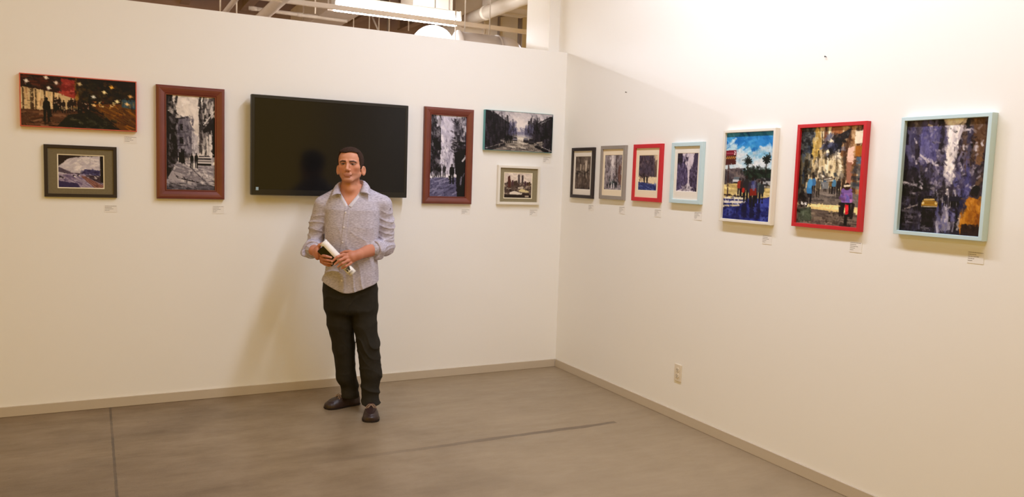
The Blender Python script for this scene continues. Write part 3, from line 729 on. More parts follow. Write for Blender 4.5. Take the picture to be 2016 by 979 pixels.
def art_taxi_avenue(w, h):
    p = Paint(w, h, 13, (66, 60, 74))
    p.strokes(260, (0, .52, 0, .75), [(48, 42, 50), (80, 76, 104), (60, 54, 66), (104, 100, 132), (36, 32, 36), (92, 84, 92)], .14, .04, 86, 10)
    p.strokes(220, (.66, 1, 0, .75), [(56, 48, 52), (84, 76, 92), (110, 88, 72), (70, 66, 88), (44, 38, 42)], .14, .04, 90, 12)
    p.strokes(26, (.84, .94, .04, .3), [(126, 96, 66), (146, 112, 78), (100, 76, 58)], .2, .035, 92, 5)
    p.strokes(40, (.0, .3, .5, .78), [(32, 28, 32), (46, 40, 46), (24, 22, 26)], .16, .05, 86, 12)
    p.strokes(36, (.2, .42, .02, .34), [(96, 92, 138), (118, 114, 156), (72, 68, 104)], .18, .03, 88, 6); p.strokes(30, (.66, .84, .4, .68), [(84, 82, 126), (104, 102, 146), (64, 60, 90)], .12, .03, 88, 8)
    p.poly([(.46, 0), (.74, 0), (.68, .14), (.62, .3), (.58, .66), (.545, .66), (.54, .3), (.52, .12)], (196, 186, 190))      # light shaft
    p.poly([(.5, 0), (.7, 0), (.65, .12), (.6, .2), (.585, .5), (.57, .66), (.555, .66), (.55, .3)], (236, 228, 222))
    p.strokes(50, (.52, .64, 0, .5), [(238, 230, 224), (214, 206, 208), (244, 238, 232)], .12, .025, 84, 10); p.strokes(40, (.4, .74, .3, .68), [(130, 124, 146), (160, 152, 168), (110, 104, 124)], .07, .022, 80, 40)
    p.strokes(110, (.1, .95, .04, .62), [(196, 188, 196), (160, 152, 160), (24, 22, 24), (130, 124, 140), (84, 78, 86)], .04, .018, -20, 70, .7)
    for u, v, l, a in ((.13, .18, .06, 70), (.3, .05, .05, 20), (.24, .33, .09, 35), (.3, .36, .05, 30), (.36, .37, .05, 60), (.42, .4, .04, 0), (.92, .22, .05, 60), (.76, .1, .08, 0), (.72, .25, .05, 80), (.7, .4, .05, 70), (.86, .26, .05, 80), (.16, .38, .03, 80), (.05, .56, .09, 12), (.15, .58, .07, 12), (.24, .6, .05, 20)):
        p.stroke(u, v, l, .018, a, (206, 198, 202), .85)
    p.strokes(50, (.02, .56, .56, .67), [(40, 36, 40), (150, 144, 150), (70, 64, 70), (24, 22, 24)], .06, .018, 12, 25)
    p.poly([(0, .68), (.4, .7), (.56, .68), (.7, .7), (.74, 1), (0, 1)], (50, 46, 56))                                         # wet road
    p.strokes(120, (0, .74, .7, 1), [(36, 33, 38), (70, 66, 84), (56, 52, 64), (96, 92, 112), (28, 26, 30)], .12, .03, 86, 14); p.strokes(40, (0, .5, .72, .98), [(84, 80, 92), (40, 36, 42), (120, 114, 122)], .1, .014, -4, 10)
    p.poly([(.53, .68), (.6, .68), (.61, .97), (.52, .97)], (150, 146, 162), .8); p.line((.575, .67), (.575, .9), .035, (226, 220, 220), .9); p.strokes(26, (.46, .7, .72, .98), [(104, 104, 150), (84, 82, 120), (180, 176, 190)], .09, .022, 86, 12)
    p.line((.05, .8), (.22, .755), .012, (140, 132, 130)); p.line((.06, .7), (.22, .69), .012, (60, 54, 54))
    p.strokes(50, (.4, .76, .63, .75), [(36, 32, 38), (84, 78, 86), (200, 194, 196), (60, 56, 66)], .06, .016, 86, 12)
    p.mark = True
    p.car(.365, .785, .2, .115, (170, 134, 62), (60, 56, 60)); p.poly([(.29, .7), (.42, .695), (.43, .71), (.29, .715)], (196, 170, 110)); p.poly([(.27, .725), (.46, .72), (.46, .745), (.27, .75)], (150, 116, 54)); p.ell(.285, .738, .016, .012, (226, 206, 150)); p.ell(.445, .735, .016, .012, (206, 186, 130)); p.line((.27, .77), (.46, .765), .008, (190, 180, 160)); p.poly([(.3, .69), (.42, .685), (.415, .672), (.31, .674)], (40, 36, 40))
    p.mark = False
    p.poly([(.28, .8), (.45, .79), (.43, .95), (.28, .95)], (30, 27, 30), .8)
    for u in (.55, .62, .655, .69, .72, .75): p.person(u, .76, .11, (46, 44, 58), (34, 32, 38), (54, 46, 48), 1.2)
    p.poly([(.75, .72), (.84, .67), (.95, .69), (1, .76), (1, 1), (.76, 1), (.72, .86)], (168, 112, 42))                     # figure in orange
    p.strokes(40, (.76, .99, .7, .95), [(190, 132, 50), (140, 90, 36), (206, 152, 70), (110, 72, 36)], .09, .025, 80, 25); p.poly([(.77, .9), (.98, .9), (.98, 1), (.76, 1)], (60, 46, 40)); p.ell(.885, .625, .05, .045, (46, 38, 38)); p.stroke(.86, .585, .05, .016, -30, (226, 218, 212)); p.ell(.9, .6, .045, .03, (30, 27, 30)); p.line((.74, .76), (.72, .96), .018, (200, 192, 190), .7); p.strokes(12, (.7, .8, .68, .8), [(70, 76, 120), (50, 50, 76)], .07, .03, 80, 15)
    p.dabs(1500, .032, .013, 80, 50, 11, .6)
    return p.done()

# ------------------------------------------------------------------ pictures
def rect_loft(bm, rects):
    """bridges a chain of rectangles (x0, x1, z0, z1, y)"""
    prev = None
    for (x0, x1, z0, z1, y) in rects:
        ring = [bm.verts.new(q) for q in ((x0, y, z0), (x1, y, z0), (x1, y, z1), (x0, y, z1))]
        if prev:
            for k in range(4):
                bm.faces.new((prev[k], prev[(k + 1) % 4], ring[(k + 1) % 4], ring[k]))
        prev = ring

def inset(w, h, t, y):
    return (-w / 2 + t, w / 2 - t, t, h - t, y)

M_canvas = attr_mat('painted_canvas', 0.5, 0.25, bump=(180, 0.08))
M_card = mat('white_card', srgb(238, 235, 230), 0.8, 0.2)
M_ink = mat('grey_ink', srgb(112, 104, 98), 0.8, 0.1)
M_matw = mat('white_mat_board', srgb(232, 226, 216), 0.85, 0.15, bump=(300, 0.03))
M_matc = mat('cream_mat_board', srgb(236, 222, 196), 0.85, 0.15, bump=(300, 0.03))
M_mato = mat('olive_mat_board', srgb(122, 111, 84), 0.9, 0.15, var=(90, 0.06))
M_mato_pale = mat('pale_olive_mat_board', srgb(142, 132, 104), 0.9, 0.15, var=(90, 0.06))
M_bevel = mat('cream_bevel', srgb(238, 228, 200), 0.8, 0.15)
FR = {
    'orange': mat('orange_red_edge', srgb(206, 96, 72), 0.5, 0.4, var=(20, 0.08)),
    'teal': mat('teal_edge', srgb(92, 160, 164), 0.5, 0.4, var=(20, 0.06)),
    'black': mat('black_frame', srgb(44, 34, 32), 0.45, 0.4),
    'mahogany': mat('mahogany_frame', srgb(112, 52, 40), 0.38, 0.5, var=(9, 0.14), coat=0.15),
    'white': mat('white_frame', srgb(234, 230, 220), 0.5, 0.35),
    'grey': mat('grey_frame', srgb(150, 142, 134), 0.55, 0.35, var=(12, 0.05)),
    'red': mat('red_frame', srgb(200, 38, 48), 0.42, 0.4),
    'blue': mat('pale_blue_frame', srgb(196, 221, 229), 0.48, 0.4),
}

def grid_art(parent, x0, x1, z0, z1, y, img):
    h, w = img.shape[:2]
    xs = np.linspace(x0, x1, w); zs = np.linspace(z1, z0, h)
    X, Z = np.meshgrid(xs, zs)
    V = np.stack([X.ravel(), np.full(X.size, y), Z.ravel()], 1)
    i = np.arange((h - 1) * w).reshape(h - 1, w)[:, :-1].ravel()
    F = np.stack([i, i + w, i + w + 1, i + 1], 1)
    return from_np('artwork', V, F, M_canvas, parent, False, img.reshape(-1, 3))

def text_lines(bm, x0, z0, lens, pitch, hgt, y, rng):
    for k, L in enumerate(lens):
        x = x0
        end = x0 + L
        while x < end - 0.002:
            wl = min(rng.uniform(0.004, 0.010), end - x)
            box(bm, x, x + wl, y - 0.0003, y, z0 - k * pitch - hgt, z0 - k * pitch)
            x += wl + 0.0016

def label_card(wall, a, z, name_of, lines=5, seed=0, width=0.075):
    """title card under a picture; (a, z) is its top right corner on the wall"""
    hgt = 0.008 + lines * 0.0092
    loc, rz = ((a - width / 2, -0.0005, z - hgt), 0) if wall == 'left' else ((-0.0005, a + width / 2, z - hgt), -math.pi / 2)
    t = empty('label_card', loc, rz)
    tag(t, 'small white title card under ' + name_of, 'title card', 'title cards beside the pictures')
    bm = bmesh.new()
    box(bm, -width / 2, width / 2, -0.0012, 0, 0, hgt)
    from_bm('card', bm, M_card, t)
    rng = random.Random(seed)
    bm = bmesh.new()
    text_lines(bm, -width / 2 + 0.004, hgt - 0.004, [f * (width - 0.008) for f in (1.0, 0.58, 0.74, 0.42, 0.3)][:lines], 0.0092, 0.0022, -0.0013, rng)
    from_bm('text', bm, M_ink, t)

def picture(wall, a0, z0, w, h, kind, fr, d, f, img_fn, px, label, mat_=None, win=None, short=None, lab=(0.0, 0.04), lines=5, seed=0):
    """a0 = left end of the picture on its wall; d depth, f face width of the frame; win = (left, right, bottom, top) width of the mat"""
    if wall == 'left':
        t = empty('framed_picture' if kind != 'canvas' else 'canvas_painting', (a0 + w / 2, -0.001, z0), 0)
    else:
        t = empty('framed_picture', (-0.001, a0 - w / 2, z0), -math.pi / 2)
    tag(t, label, 'picture', 'pictures on the gallery walls')
    bm = bmesh.new()
    if kind == 'canvas':
        rect_loft(bm, [inset(w, h, 0.01, 0), inset(w, h, 0, 0), inset(w, h, 0, -d + 0.002), inset(w, h, 0.002, -d), inset(w, h, f, -d), inset(w, h, f, -d + 0.004)])
        ay = -d + 0.003
    elif kind == 'wide':
        prof = [(0.01, 0), (0, 0), (0, -d * .75), (0.003, -d * .88), (0.010, -d * .97), (0.018, -d), (f * .5, -d * .93), (f * .8, -d * .74), (f - 0.008, -d * .62), (f - 0.006, -d * .72), (f - 0.001, -d * .70), (f, -d * .6), (f, -d * .35)]
        rect_loft(bm, [inset(w, h, a, b) for a, b in prof])
        ay = -d * .42
    else:
        prof = [(0.008, 0), (0, 0), (0, -d + 0.0015), (0.0015, -d), (f - 0.0015, -d), (f, -d + 0.0015), (f, -d * .4)]
        rect_loft(bm, [inset(w, h, a, b) for a, b in prof])
        ay = -d * .5 if not mat_ else -d * .55
    from_bm('frame', bm, FR[fr], t)
    bmb = bmesh.new()
    box(bmb, -w / 2 + min(f, .01) + .0005, w / 2 - min(f, .01) - .0005, -0.004, -0.0005, min(f, .01) + .0005, h - min(f, .01) - .0005)
    from_bm('backing_board', bmb, M_card, t)
    x0, x1, b0, b1 = -w / 2 + f, w / 2 - f, f, h - f
    if mat_:
        l, r, bo, to = win
        wx0, wx1, wz0, wz1 = x0 + l, x1 - r, b0 + bo, b1 - to
        bm = bmesh.new()
        rect_loft(bm, [(x0 - .001, x1 + .001, b0 - .001, b1 + .001, ay), (wx0, wx1, wz0, wz1, ay)])
        mo = from_bm('mat_board', bm, mat_, t)
        bw = 0.006 if mat_ in (M_mato, M_mato_pale) else 0.002
        bm = bmesh.new()
        rect_loft(bm, [(wx0, wx1, wz0, wz1, ay), (wx0 + bw, wx1 - bw, wz0 + bw, wz1 - bw, ay + 0.002)])
        from_bm('mat_bevel', bm, M_bevel if mat_ is not M_matw else M_matw, mo)
        x0, x1, b0, b1 = wx0 + bw, wx1 - bw, wz0 + bw, wz1 - bw
        ay += 0.002
    grid_art(t, x0, x1, b0, b1, ay, img_fn(*px))
    end = a0 + w if wall == 'left' else a0 - w
    label_card(wall, end + lab[0], z0 - lab[1], short, lines, seed)
    return t

picture('left', -3.8959, 1.8206, .6463, .3226, 'canvas', 'orange', .030, .006, art_night_street, (250, 118),
        'wide night street painting on canvas with orange-red edge, leftmost in the upper row', short='the wide night street painting', lab=(.0, .03), lines=4, seed=1)
picture('left', -3.7755, 1.3904, .4068, .3265, 'flat', 'black', .020, .020, art_freeway, (112, 82),
        'black framed freeway picture with olive mat, below the night street painting', M_mato, (.052, .052, .035, .037), 'the black framed freeway picture', (.0, .05), 4, 2)
picture('left', -3.1349, 1.3904, .4251, .7471, 'wide', 'mahogany', .032, .062, art_sunlit_street, (112, 215),
        'tall mahogany framed grey street with parked car, left of the television', short='the tall street picture left of the television', lab=(.0, .045), seed=3)
picture('left', -1.2627, 1.3853, .4129, .7417, 'wide', 'mahogany', .032, .058, art_narrow_street, (92, 200),
        'tall mahogany framed narrow street with walking figures, right of the television', short='the tall street picture right of the television', lab=(.0, .04), lines=4, seed=4)
picture('left', -0.7552, 1.8212, .6217, .3166, 'canvas', 'teal', .034, .001, art_dark_avenue, (180, 98),
        'wide dark avenue painting on canvas with teal sides, near the corner', short='the wide dark avenue painting', lab=(.01, .032), seed=5)
picture('left', -0.6212, 1.3884, .3887, .3166, 'flat', 'white', .028, .021, art_skyline, (82, 78),
        'white framed city skyline with olive mat, below the dark avenue painting', M_mato_pale, (.038, .046, .028, .034), 'the white framed skyline', (.0, .04), seed=6)

picture('right', -0.1648, 1.4613, .3301, .4047, 'flat', 'black', .022, .026, art_sepia_rain, (44, 78),
        'black framed sepia rain picture, first on the right wall from the corner', M_matw, (.025, .024, .044, .043), 'the black framed sepia picture', (.0, .05), 4, 7)
picture('right', -0.5920, 1.4677, .3264, .4060, 'flat', 'grey', .022, .027, art_grey_rain, (50, 84),
        'grey framed rainy street picture with cream mat, second from the corner', M_matc, (.022, .020, .044, .042), 'the grey framed rainy street', (.0, .05), 5, 8)
picture('right', -1.0181, 1.4696, .3316, .4061, 'flat', 'red', .022, .028, art_blue_shade, (56, 90),
        'small red framed street with blue shade and cream mat, third from the corner', M_matc, (.033, .028, .050, .050), 'the small red framed picture', (.0, .05), 5, 9)
picture('right', -1.4587, 1.4737, .3122, .4041, 'flat', 'blue', .026, .026, art_violet_canyon, (60, 96),
        'small pale blue framed violet street with white mat, fourth from the corner', M_matw, (.026, .024, .053, .044), 'the small pale blue framed picture', (.0, .05), 5, 10)
picture('right', -1.9648, 1.3817, .4304, .5598, 'flat', 'white', .034, .017, art_palm_plaza, (120, 200),
        'white framed picture of people under palms and a blue sky', short='the white framed palm picture', lab=(.01, .06), seed=11)
picture('right', -2.5497, 1.3895, .4499, .5617, 'flat', 'red', .030, .020, art_motorbike_street, (140, 220),
        'large red framed sunny street with a motorbike rider, second from the right', short='the large red framed picture', lab=(.0, .055), seed=12)
picture('right', -3.2006, 1.3971, .4389, .5595, 'flat', 'blue', .040, .018, art_taxi_avenue, (190, 250),
        'large pale blue framed rainy avenue with yellow taxi, rightmost on the wall', short='the large pale blue framed picture', lab=(.008, .05), seed=13)

# ------------------------------------------------------------------ television
M_tvbody = mat('black_plastic', srgb(16, 15, 15), 0.35, 0.5)
M_screen = mat('dark_glass', srgb(22, 22, 24), 0.16, 0.3)
M_pale = mat('pale_sticker', srgb(150, 176, 190), 0.5, 0.4)
TVX0, TVX1, TVZ0, TVZ1 = -2.5462, -1.4152, 1.4275, 2.116
tw, th_ = TVX1 - TVX0, TVZ1 - TVZ0
tv = empty('television', ((TVX0 + TVX1) / 2, -0.001, TVZ0))
tag(tv, 'large black flat television, switched off, mounted on the left wall behind the man', 'television')
bm = bmesh.new()
box(bm, -tw / 2, tw / 2, -0.088, -0.045, 0, th_, 0.006)
vs = box(bm, -tw * .36, tw * .36, -0.0455, -0.030, th_ * .16, th_ * .86, 0.008)
from_bm('housing', bm, M_tvbody, tv)
bm = bmesh.new()                                                     # raised bezel around the screen
rect_loft(bm, [(-tw / 2 + .002, tw / 2 - .002, .002, th_ - .002, -0.0875), (-tw / 2 + .003, tw / 2 - .003, .003, th_ - .003, -0.091), (-tw / 2 + .022, tw / 2 - .022, .040, th_ - .022, -0.091), (-tw / 2 + .024, tw / 2 - .024, .042, th_ - .024, -0.0885)])
from_bm('bezel', bm, M_tvbody, tv)
boxo('screen', -tw / 2 + .023, tw / 2 - .023, -0.0895, -0.0875, .041, th_ - .023, M_screen, tv)
boxo('wall_bracket', -.22, .22, -0.031, 0.0005, th_ * .3, th_ * .7, mat('bracket_steel', srgb(60, 60, 60), 0.4, 0.5, 0.6), tv)
tag(boxo('sticker', -tw / 2 + .032, -tw / 2 + .050, -0.0925, -0.0908, .034, .056, M_pale, tv, 0.0005), 'small pale sticker in the lower left corner')

# ------------------------------------------------------------------ wall outlet
M_plate = mat('outlet_plate', srgb(228, 218, 200), 0.35, 0.5)
M_slot = mat('slot_dark', srgb(40, 34, 30), 0.6, 0.3)
ot = empty('wall_outlet', (-0.0005, -1.62, 0.327), -math.pi / 2)
tag(ot, 'pale duplex power outlet low on the right wall', 'outlet')
boxo('cover_plate', -.036, .036, -0.007, 0, -.0585, .0585, M_plate, ot, 0.003)
for s in (-1, 1):
    bm = bmesh.new()
    bmesh.ops.create_cone(bm, cap_ends=True, segments=24, radius1=.0175, radius2=.0168, depth=.004, matrix=Matrix.Translation((0, -.0085, s * .0195)) @ Matrix.Rotation(math.pi / 2, 4, 'X'))
    so = from_bm('socket', bm, M_plate, ot)
    bm = bmesh.new()
    box(bm, -.0085, -.0055, -.0112, -.0104, s * .0195 - .002, s * .0195 + .008)
    box(bm, .0055, .0085, -.0112, -.0104, s * .0195 - .001, s * .0195 + .007)
    bmesh.ops.create_cone(bm, cap_ends=True, segments=10, radius1=.0032, radius2=.0032, depth=.001, matrix=Matrix.Translation((0, -.0108, s * .0195 - .008)) @ Matrix.Rotation(math.pi / 2, 4, 'X'))
    from_bm('socket_slots', bm, M_slot, so)
bm = bmesh.new()
bmesh.ops.create_uvsphere(bm, u_segments=10, v_segments=6, radius=.0035, matrix=Matrix.Translation((0, -.007, 0)))
from_bm('screw', bm, M_steel, ot)

# ------------------------------------------------------------------ short black cord seen between the man's legs
cd = empty('power_cord', (-1.80, -0.006, 0.34))
tag(cd, 'thin black cord drooping against the left wall behind the man', 'cord')
pts = [(-.13 + .26 * t, -.004, .09 * (2 * t - 1) ** 2 - .035 + .03 * t) for t in [i / 16 for i in range(17)]]
tubeo('cord', pts, 0.0035, M_tvbody, cd, 8)
boxo('plug', .115, .145, -.022, .005, .055, .095, M_tvbody, cd, 0.004)
boxo('cord_clip', -.14, -.12, -.010, .005, .042, .062, M_tvbody, cd, 0.002)

# ------------------------------------------------------------------ nails left in the right wall
for (ny, nz, txt) in ((-0.872, 2.263, 'tiny nail left in the right wall above the grey framed picture'), (-2.689, 2.307, 'tiny nail left high in the right wall above the large red frame')):
    n = empty('nail', (0, ny, nz))
    tag(n, txt, 'nail')
    bm = bmesh.new()
    tube(bm, [(0.0, 0, 0), (-0.010, 0, 0.001)], 0.002, 8)
    tube(bm, [(-0.010, 0, 0.001), (-0.012, 0, 0.001)], 0.004, 8)
    from_bm('nail_shank', bm, M_slot, n)

# ------------------------------------------------------------------ ceiling space beyond the partition
M_pipe = mat('pipe_paint', srgb(190, 176, 164), 0.55, 0.4, var=(4, 0.06))
M_pale_pipe = mat('pale_pipe_paint', srgb(214, 200, 184), 0.5, 0.4)
M_duct = mat('duct_sheet', srgb(192, 180, 168), 0.5, 0.45, var=(3, 0.06))
M_wduct = mat('white_duct', srgb(226, 218, 208), 0.5, 0.4)
M_dim = mat('dim_beam', srgb(128, 114, 106), 0.7, 0.3)

M_tube_back = mat('bright_lit_tube', (1, 1, 1), 0.4, emit=(1.0, .98, .96), estr=70.0)
sl = strip_lamp('strip_lamp', (-0.93, 1.6, 3.165), 0.0, 1.24, BACK_W,
                'lit strip lamp seen above the top edge of the left wall', None, tube_mat=M_tube_back, tube_r=0.040)

for lx, ly in ((2.6, 3.4), (-5.2, 3.6)):  # hidden fill lamps, added to brighten the dark ceiling space
    strip_lamp('strip_lamp', (lx, ly, 3.85), 0.0, 1.22, 150.0, 'unseen strip lamp added to brighten the hall beyond the left wall', 'unseen lamps added in the hall beyond')

def single(name, ob, label, cat, group=None):
    ob.name = name
    return tag(ob, label, cat, group)

def channel(name, x0, x1, y, z, label):
    """U channel running along the partition"""
    bm = bmesh.new()
    box(bm, x0, x1, y - .02, y - .016, z - .02, z + .02)
    box(bm, x0, x1, y + .016, y + .02, z - .02, z + .02)
    box(bm, x0, x1, y - .016, y + .016, z - .02, z - .016)
    return tag(from_bm(name, bm, M_pale_pipe), label, 'channel')
channel('strut_channel', -2.6, 0.85, 1.50, 3.09, 'long pale steel channel under the lit strip lamp beyond the left wall')

def rod(x, y, z0, label):
    o = tubeo('hanger_rod', [(0, 0, 0), (0, 0, CZ - z0 - .002)], 0.008, M_pale_pipe, None, 8)
    o.location = (x, y, z0)
    tag(o, label, 'rod', 'hanger rods beyond the left wall')
for x, y, z, lb in ((-2.36, 3.0, 3.16, 'leftmost thin hanger rod beyond the left wall'), (-2.2, 3.0, 3.17, 'second thin hanger rod from the left, beside a slanted pipe'),
                    (-1.39, 3.0, 3.30, 'short hanger rod above the wide duct left of the strip lamp'), (-.54, 4.5, 3.42, 'dim hanger rod just right of the wide dim duct'),
                    (-.33, 4.5, 3.42, 'dim hanger rod left of the slanted brace'), (-.2, 4.5, 3.42, 'dim hanger rod right of the slanted brace'),
                    (-.06, 4.5, 3.40, 'bright hanger rod below the strip lamp left of the globe'), (.21, 4.5, 3.52, 'hanger rod nearest the white duct below the strip lamp')):
    rod(x, y, z, lb)
o = tubeo('brace', [(-.31, 4.5, 3.68), (-.19, 4.5, 3.44)], .012, M_pipe, None, 8)
tag(o, 'slanted steel brace between two hanger rods beyond the left wall', 'brace')

def round_pipe(name, pts, r, m, label, cat='pipe', bands=(), seg=18):
    t = empty(name, pts[0])
    tag(t, label, cat)
    q = [Vector(p) - Vector(pts[0]) for p in pts]
    tubeo('pipe_run', q, r, m, t, seg)
    d = (q[1] - q[0]).normalized()
    L = (q[1] - q[0]).length
    for f in bands:
        c = q[0] + d * L * f
        tubeo('coupling', [c - d * .03, c + d * .03], r * 1.12, m, t, seg)
    return t
round_pipe('ceiling_pipe', [(-2.0, 3.5, 3.37), (-.9, 3.5, 3.36)], .022, M_pipe, 'thin level pipe left of the strip lamp beyond the left wall', bands=(.05, .5))
round_pipe('ceiling_pipe', [(-2.02, 4.4, 3.12), (-2.02, .4, 3.12)], .052, M_pipe, 'brown pipe running towards the room left of the strip lamp', bands=(.4, .8))
round_pipe('ceiling_pipe', [(-2.30, 4.6, 3.22), (-2.30, .4, 3.22)], .026, M_pipe, 'thinner slanted pipe at the left end of the opening above the wall', bands=(.3,))
round_pipe('ceiling_pipe', [(.235, 2.72, 3.365), (.235, .72, 3.365)], .070, M_wduct, 'thick white pipe slanting up from the right end of the strip lamp', bands=(.3,))
round_pipe('ceiling_pipe', [(.80, 2.95, 2.2), (.80, 2.95, 3.52), (.95, 2.95, 3.58)], .018, M_dim, 'thin dark upright pipe against the sheet metal duct right of the strip lamp')
round_pipe('ceiling_pipe', [(1.06, 2.9, 2.2), (1.06, 2.9, 3.62)], .028, M_dim, 'thicker dark upright pipe nearest the white pillar')

def duct(name, x0, x1, y0, y1, z0, z1, m, label, seams=(), axis='x'):
    """sheet metal duct with raised seams"""
    cx, cy = (x0 + x1) / 2, (y0 + y1) / 2
    t = empty(name, (cx, cy, z0))
    tag(t, label, 'duct')
    boxo('duct_body', x0 - cx, x1 - cx, y0 - cy, y1 - cy, 0, z1 - z0, m, t, .006)
    for s in seams:
        if axis == 'x': boxo('duct_flange', s - .012 - cx, s + .012 - cx, y0 - cy - .02, y1 - cy + .02, -.02, z1 - z0 + .02, m, t, .003)
        else: boxo('duct_flange', x0 - cx - .02, x1 - cx + .02, s - .012 - cy, s + .012 - cy, -.02, z1 - z0 + .02, m, t, .003)
    return t
duct('air_duct', -1.24, -.86, 2.6, 5.0, 3.37, 3.70, M_pipe, 'wide dim rectangular duct left of the strip lamp', (3.0, 4.2), 'y')
duct('air_duct', -.53, -.12, 2.3, 2.7, 3.30, 4.1, M_wduct, 'bright white boxed duct above the right half of the strip lamp', (-.10,))
duct('air_duct', .36, .86, 2.05, 2.5, 3.44, 3.9, M_duct, 'boxed duct hanging above the sheet metal beside the pillar', (2.3,), 'y')
duct('air_duct', .25, 1.5, 3.0, 3.4, 2.3, 4.0, M_duct, 'tall sheet metal duct behind the two dark upright pipes', (.62, 1.3))
t = empty('sloping_duct', (-.2, 5.45, 3.4))
tag(t, 'dim round duct sloping down behind the hanger rods', 'duct')
tubeo('duct_run', [(-.65, .15, .22), (.7, -.15, -.24)], .15, M_dim, t, 20)
for x, z in ((-.4, .26), (.4, -.02)):
    tubeo('duct_strap', [(x, -.02 - x * .2, z), (x, -.02 - x * .2, .999)], .01, M_dim, t, 8)

# low round duct with an elbow, just behind the partition
t = empty('round_duct', (-.55, 1.0, 2.76))
tag(t, 'pale round duct lying low behind the right end of the left wall', 'duct')
tubeo('duct_run', [(-.02, 0, 0), (.38, 0, 0)], .155, M_duct, t, 28)
el = [(.38 + .17 * math.sin(a), .17 * (1 - math.cos(a)), 0) for a in [i / 8 * math.pi / 2 for i in range(9)]]
tubeo('duct_elbow', el, .158, M_duct, t, 28)
for x in (-.02, .37):
    tubeo('duct_band', [(x - .008, 0, 0), (x + .008, 0, 0)], .165, M_duct, t, 28)
for x in (.05, .30):
    tubeo('duct_strap', [(x, 0, .15), (x, 0, CZ - 2.762)], .006, M_duct, t, 8)
t = empty('bracket', (-.03, .5, 2.70))
tag(t, 'small white bracket standing behind the wall top beside the pillar', 'bracket')
boxo('bracket_foot', -.07, .03, -.05, .05, 0, .03, M_wduct, t, .004)
boxo('bracket_post', -.0, .02, -.03, .03, .03, .11, M_wduct, t, .004)

# glowing globe lamp
t = empty('globe_lamp', (-.845, .9, 2.62))
tag(t, 'glowing white globe lamp half hidden behind the top of the left wall', 'lamp')
bm = bmesh.new()
bmesh.ops.create_uvsphere(bm, u_segments=40, v_segments=24, radius=.195, matrix=Matrix.Translation((0, 0, .105)) @ Matrix.Scale(1.0, 4))
from_bm('globe', bm, mat('glowing_globe', (1, 1, 1), 0.3, emit=(1.0, .96, .9), estr=2.5), t, True)
tubeo('lamp_stem', [(.21, 0, -.1), (.21, 0, .26), (.21, .0, .46)], .006, M_pale_pipe, t, 8)
bm = bmesh.new()
tube(bm, [(0, 0, -.16), (0, 0, -.09)], [.06, .08], 20)
tube(bm, [(0, 0, -.15), (.21, 0, -.1)], .01, 8)
from_bm('lamp_base', bm, M_wduct, t, True)

# roof joists seen dimly behind everything
for k in range(7):
    t = empty('roof_joist', (-2.4 + k * .8, 5.5, 3.9))
    tag(t, 'dark roof joist under the ceiling deck beyond the left wall', 'joist', 'roof joists beyond the left wall')
    boxo('joist_web', -.02, .02, -1.0, 1.0, 0, .49, M_deck, t)
    boxo('joist_flange', -.06, .06, -1.0, 1.0, -.02, 0, M_deck, t)

# ------------------------------------------------------------------ the man: implicit-surface modelling
def smin(a, b, k):
    h = np.clip(0.5 + 0.5 * (b - a) / k, 0, 1)
    return a * h + b * (1 - h) - k * h * (1 - h) if False else b + (a - b) * h - k * h * (1 - h)

def smax(a, b, k):
    return -smin(-a, -b, k)

def cone(P, a, b, ra, rb):
    a = np.asarray(a, np.float32); b = np.asarray(b, np.float32)
    ab = b - a
    t = np.clip(((P - a) @ ab) / (ab @ ab), 0, 1)
    return np.linalg.norm(P - a - t[:, None] * ab, axis=1) - (ra + (rb - ra) * t)

def ell(P, c, r, R=None):
    q = P - np.asarray(c, np.float32)
    if R is not None: q = q @ R
    r = np.asarray(r, np.float32)
    k0 = np.linalg.norm(q / r, axis=1)
    k1 = np.linalg.norm(q / (r * r), axis=1) + 1e-6
    return k0 * (k0 - 1) / k1

def chain(P, pts, rs, k=0.0):
    d = None
    for (a, b, ra, rb) in zip(pts, pts[1:], rs, rs[1:]):
        e = cone(P, a, b, ra, rb)
        d = e if d is None else (smin(d, e, k) if k else np.minimum(d, e))
    return d

def rotz(deg):
    a = math.radians(deg)
    return np.array([[math.cos(a), -math.sin(a), 0], [math.sin(a), math.cos(a), 0], [0, 0, 1]], np.float32)

def rotx(deg):
    a = math.radians(deg)
    return np.array([[1, 0, 0], [0, math.cos(a), -math.sin(a)], [0, math.sin(a), math.cos(a)]], np.float32)

def wob(P, s, seed=0):
    """cheap smooth noise in -1..1"""
    r = np.random.RandomState(seed)
    o = np.zeros(len(P), np.float32)
    for k in range(6):
        v = r.normal(size=3); v /= np.linalg.norm(v)
        o += np.sin(P @ v.astype(np.float32) * s * r.uniform(.6, 1.5) + r.uniform(0, 6.28))
    return o / 3.2

def axis(lo, hi, segs):
    """grid line positions: step is the step of the first range that holds the position"""
    x = lo; out = [lo]
    while x < hi:
        st = segs[-1]
        for (a, b, s) in segs[:-1]:
            if a <= x < b: st = s; break
        x += st; out.append(x)
    return np.array(out, np.float32)

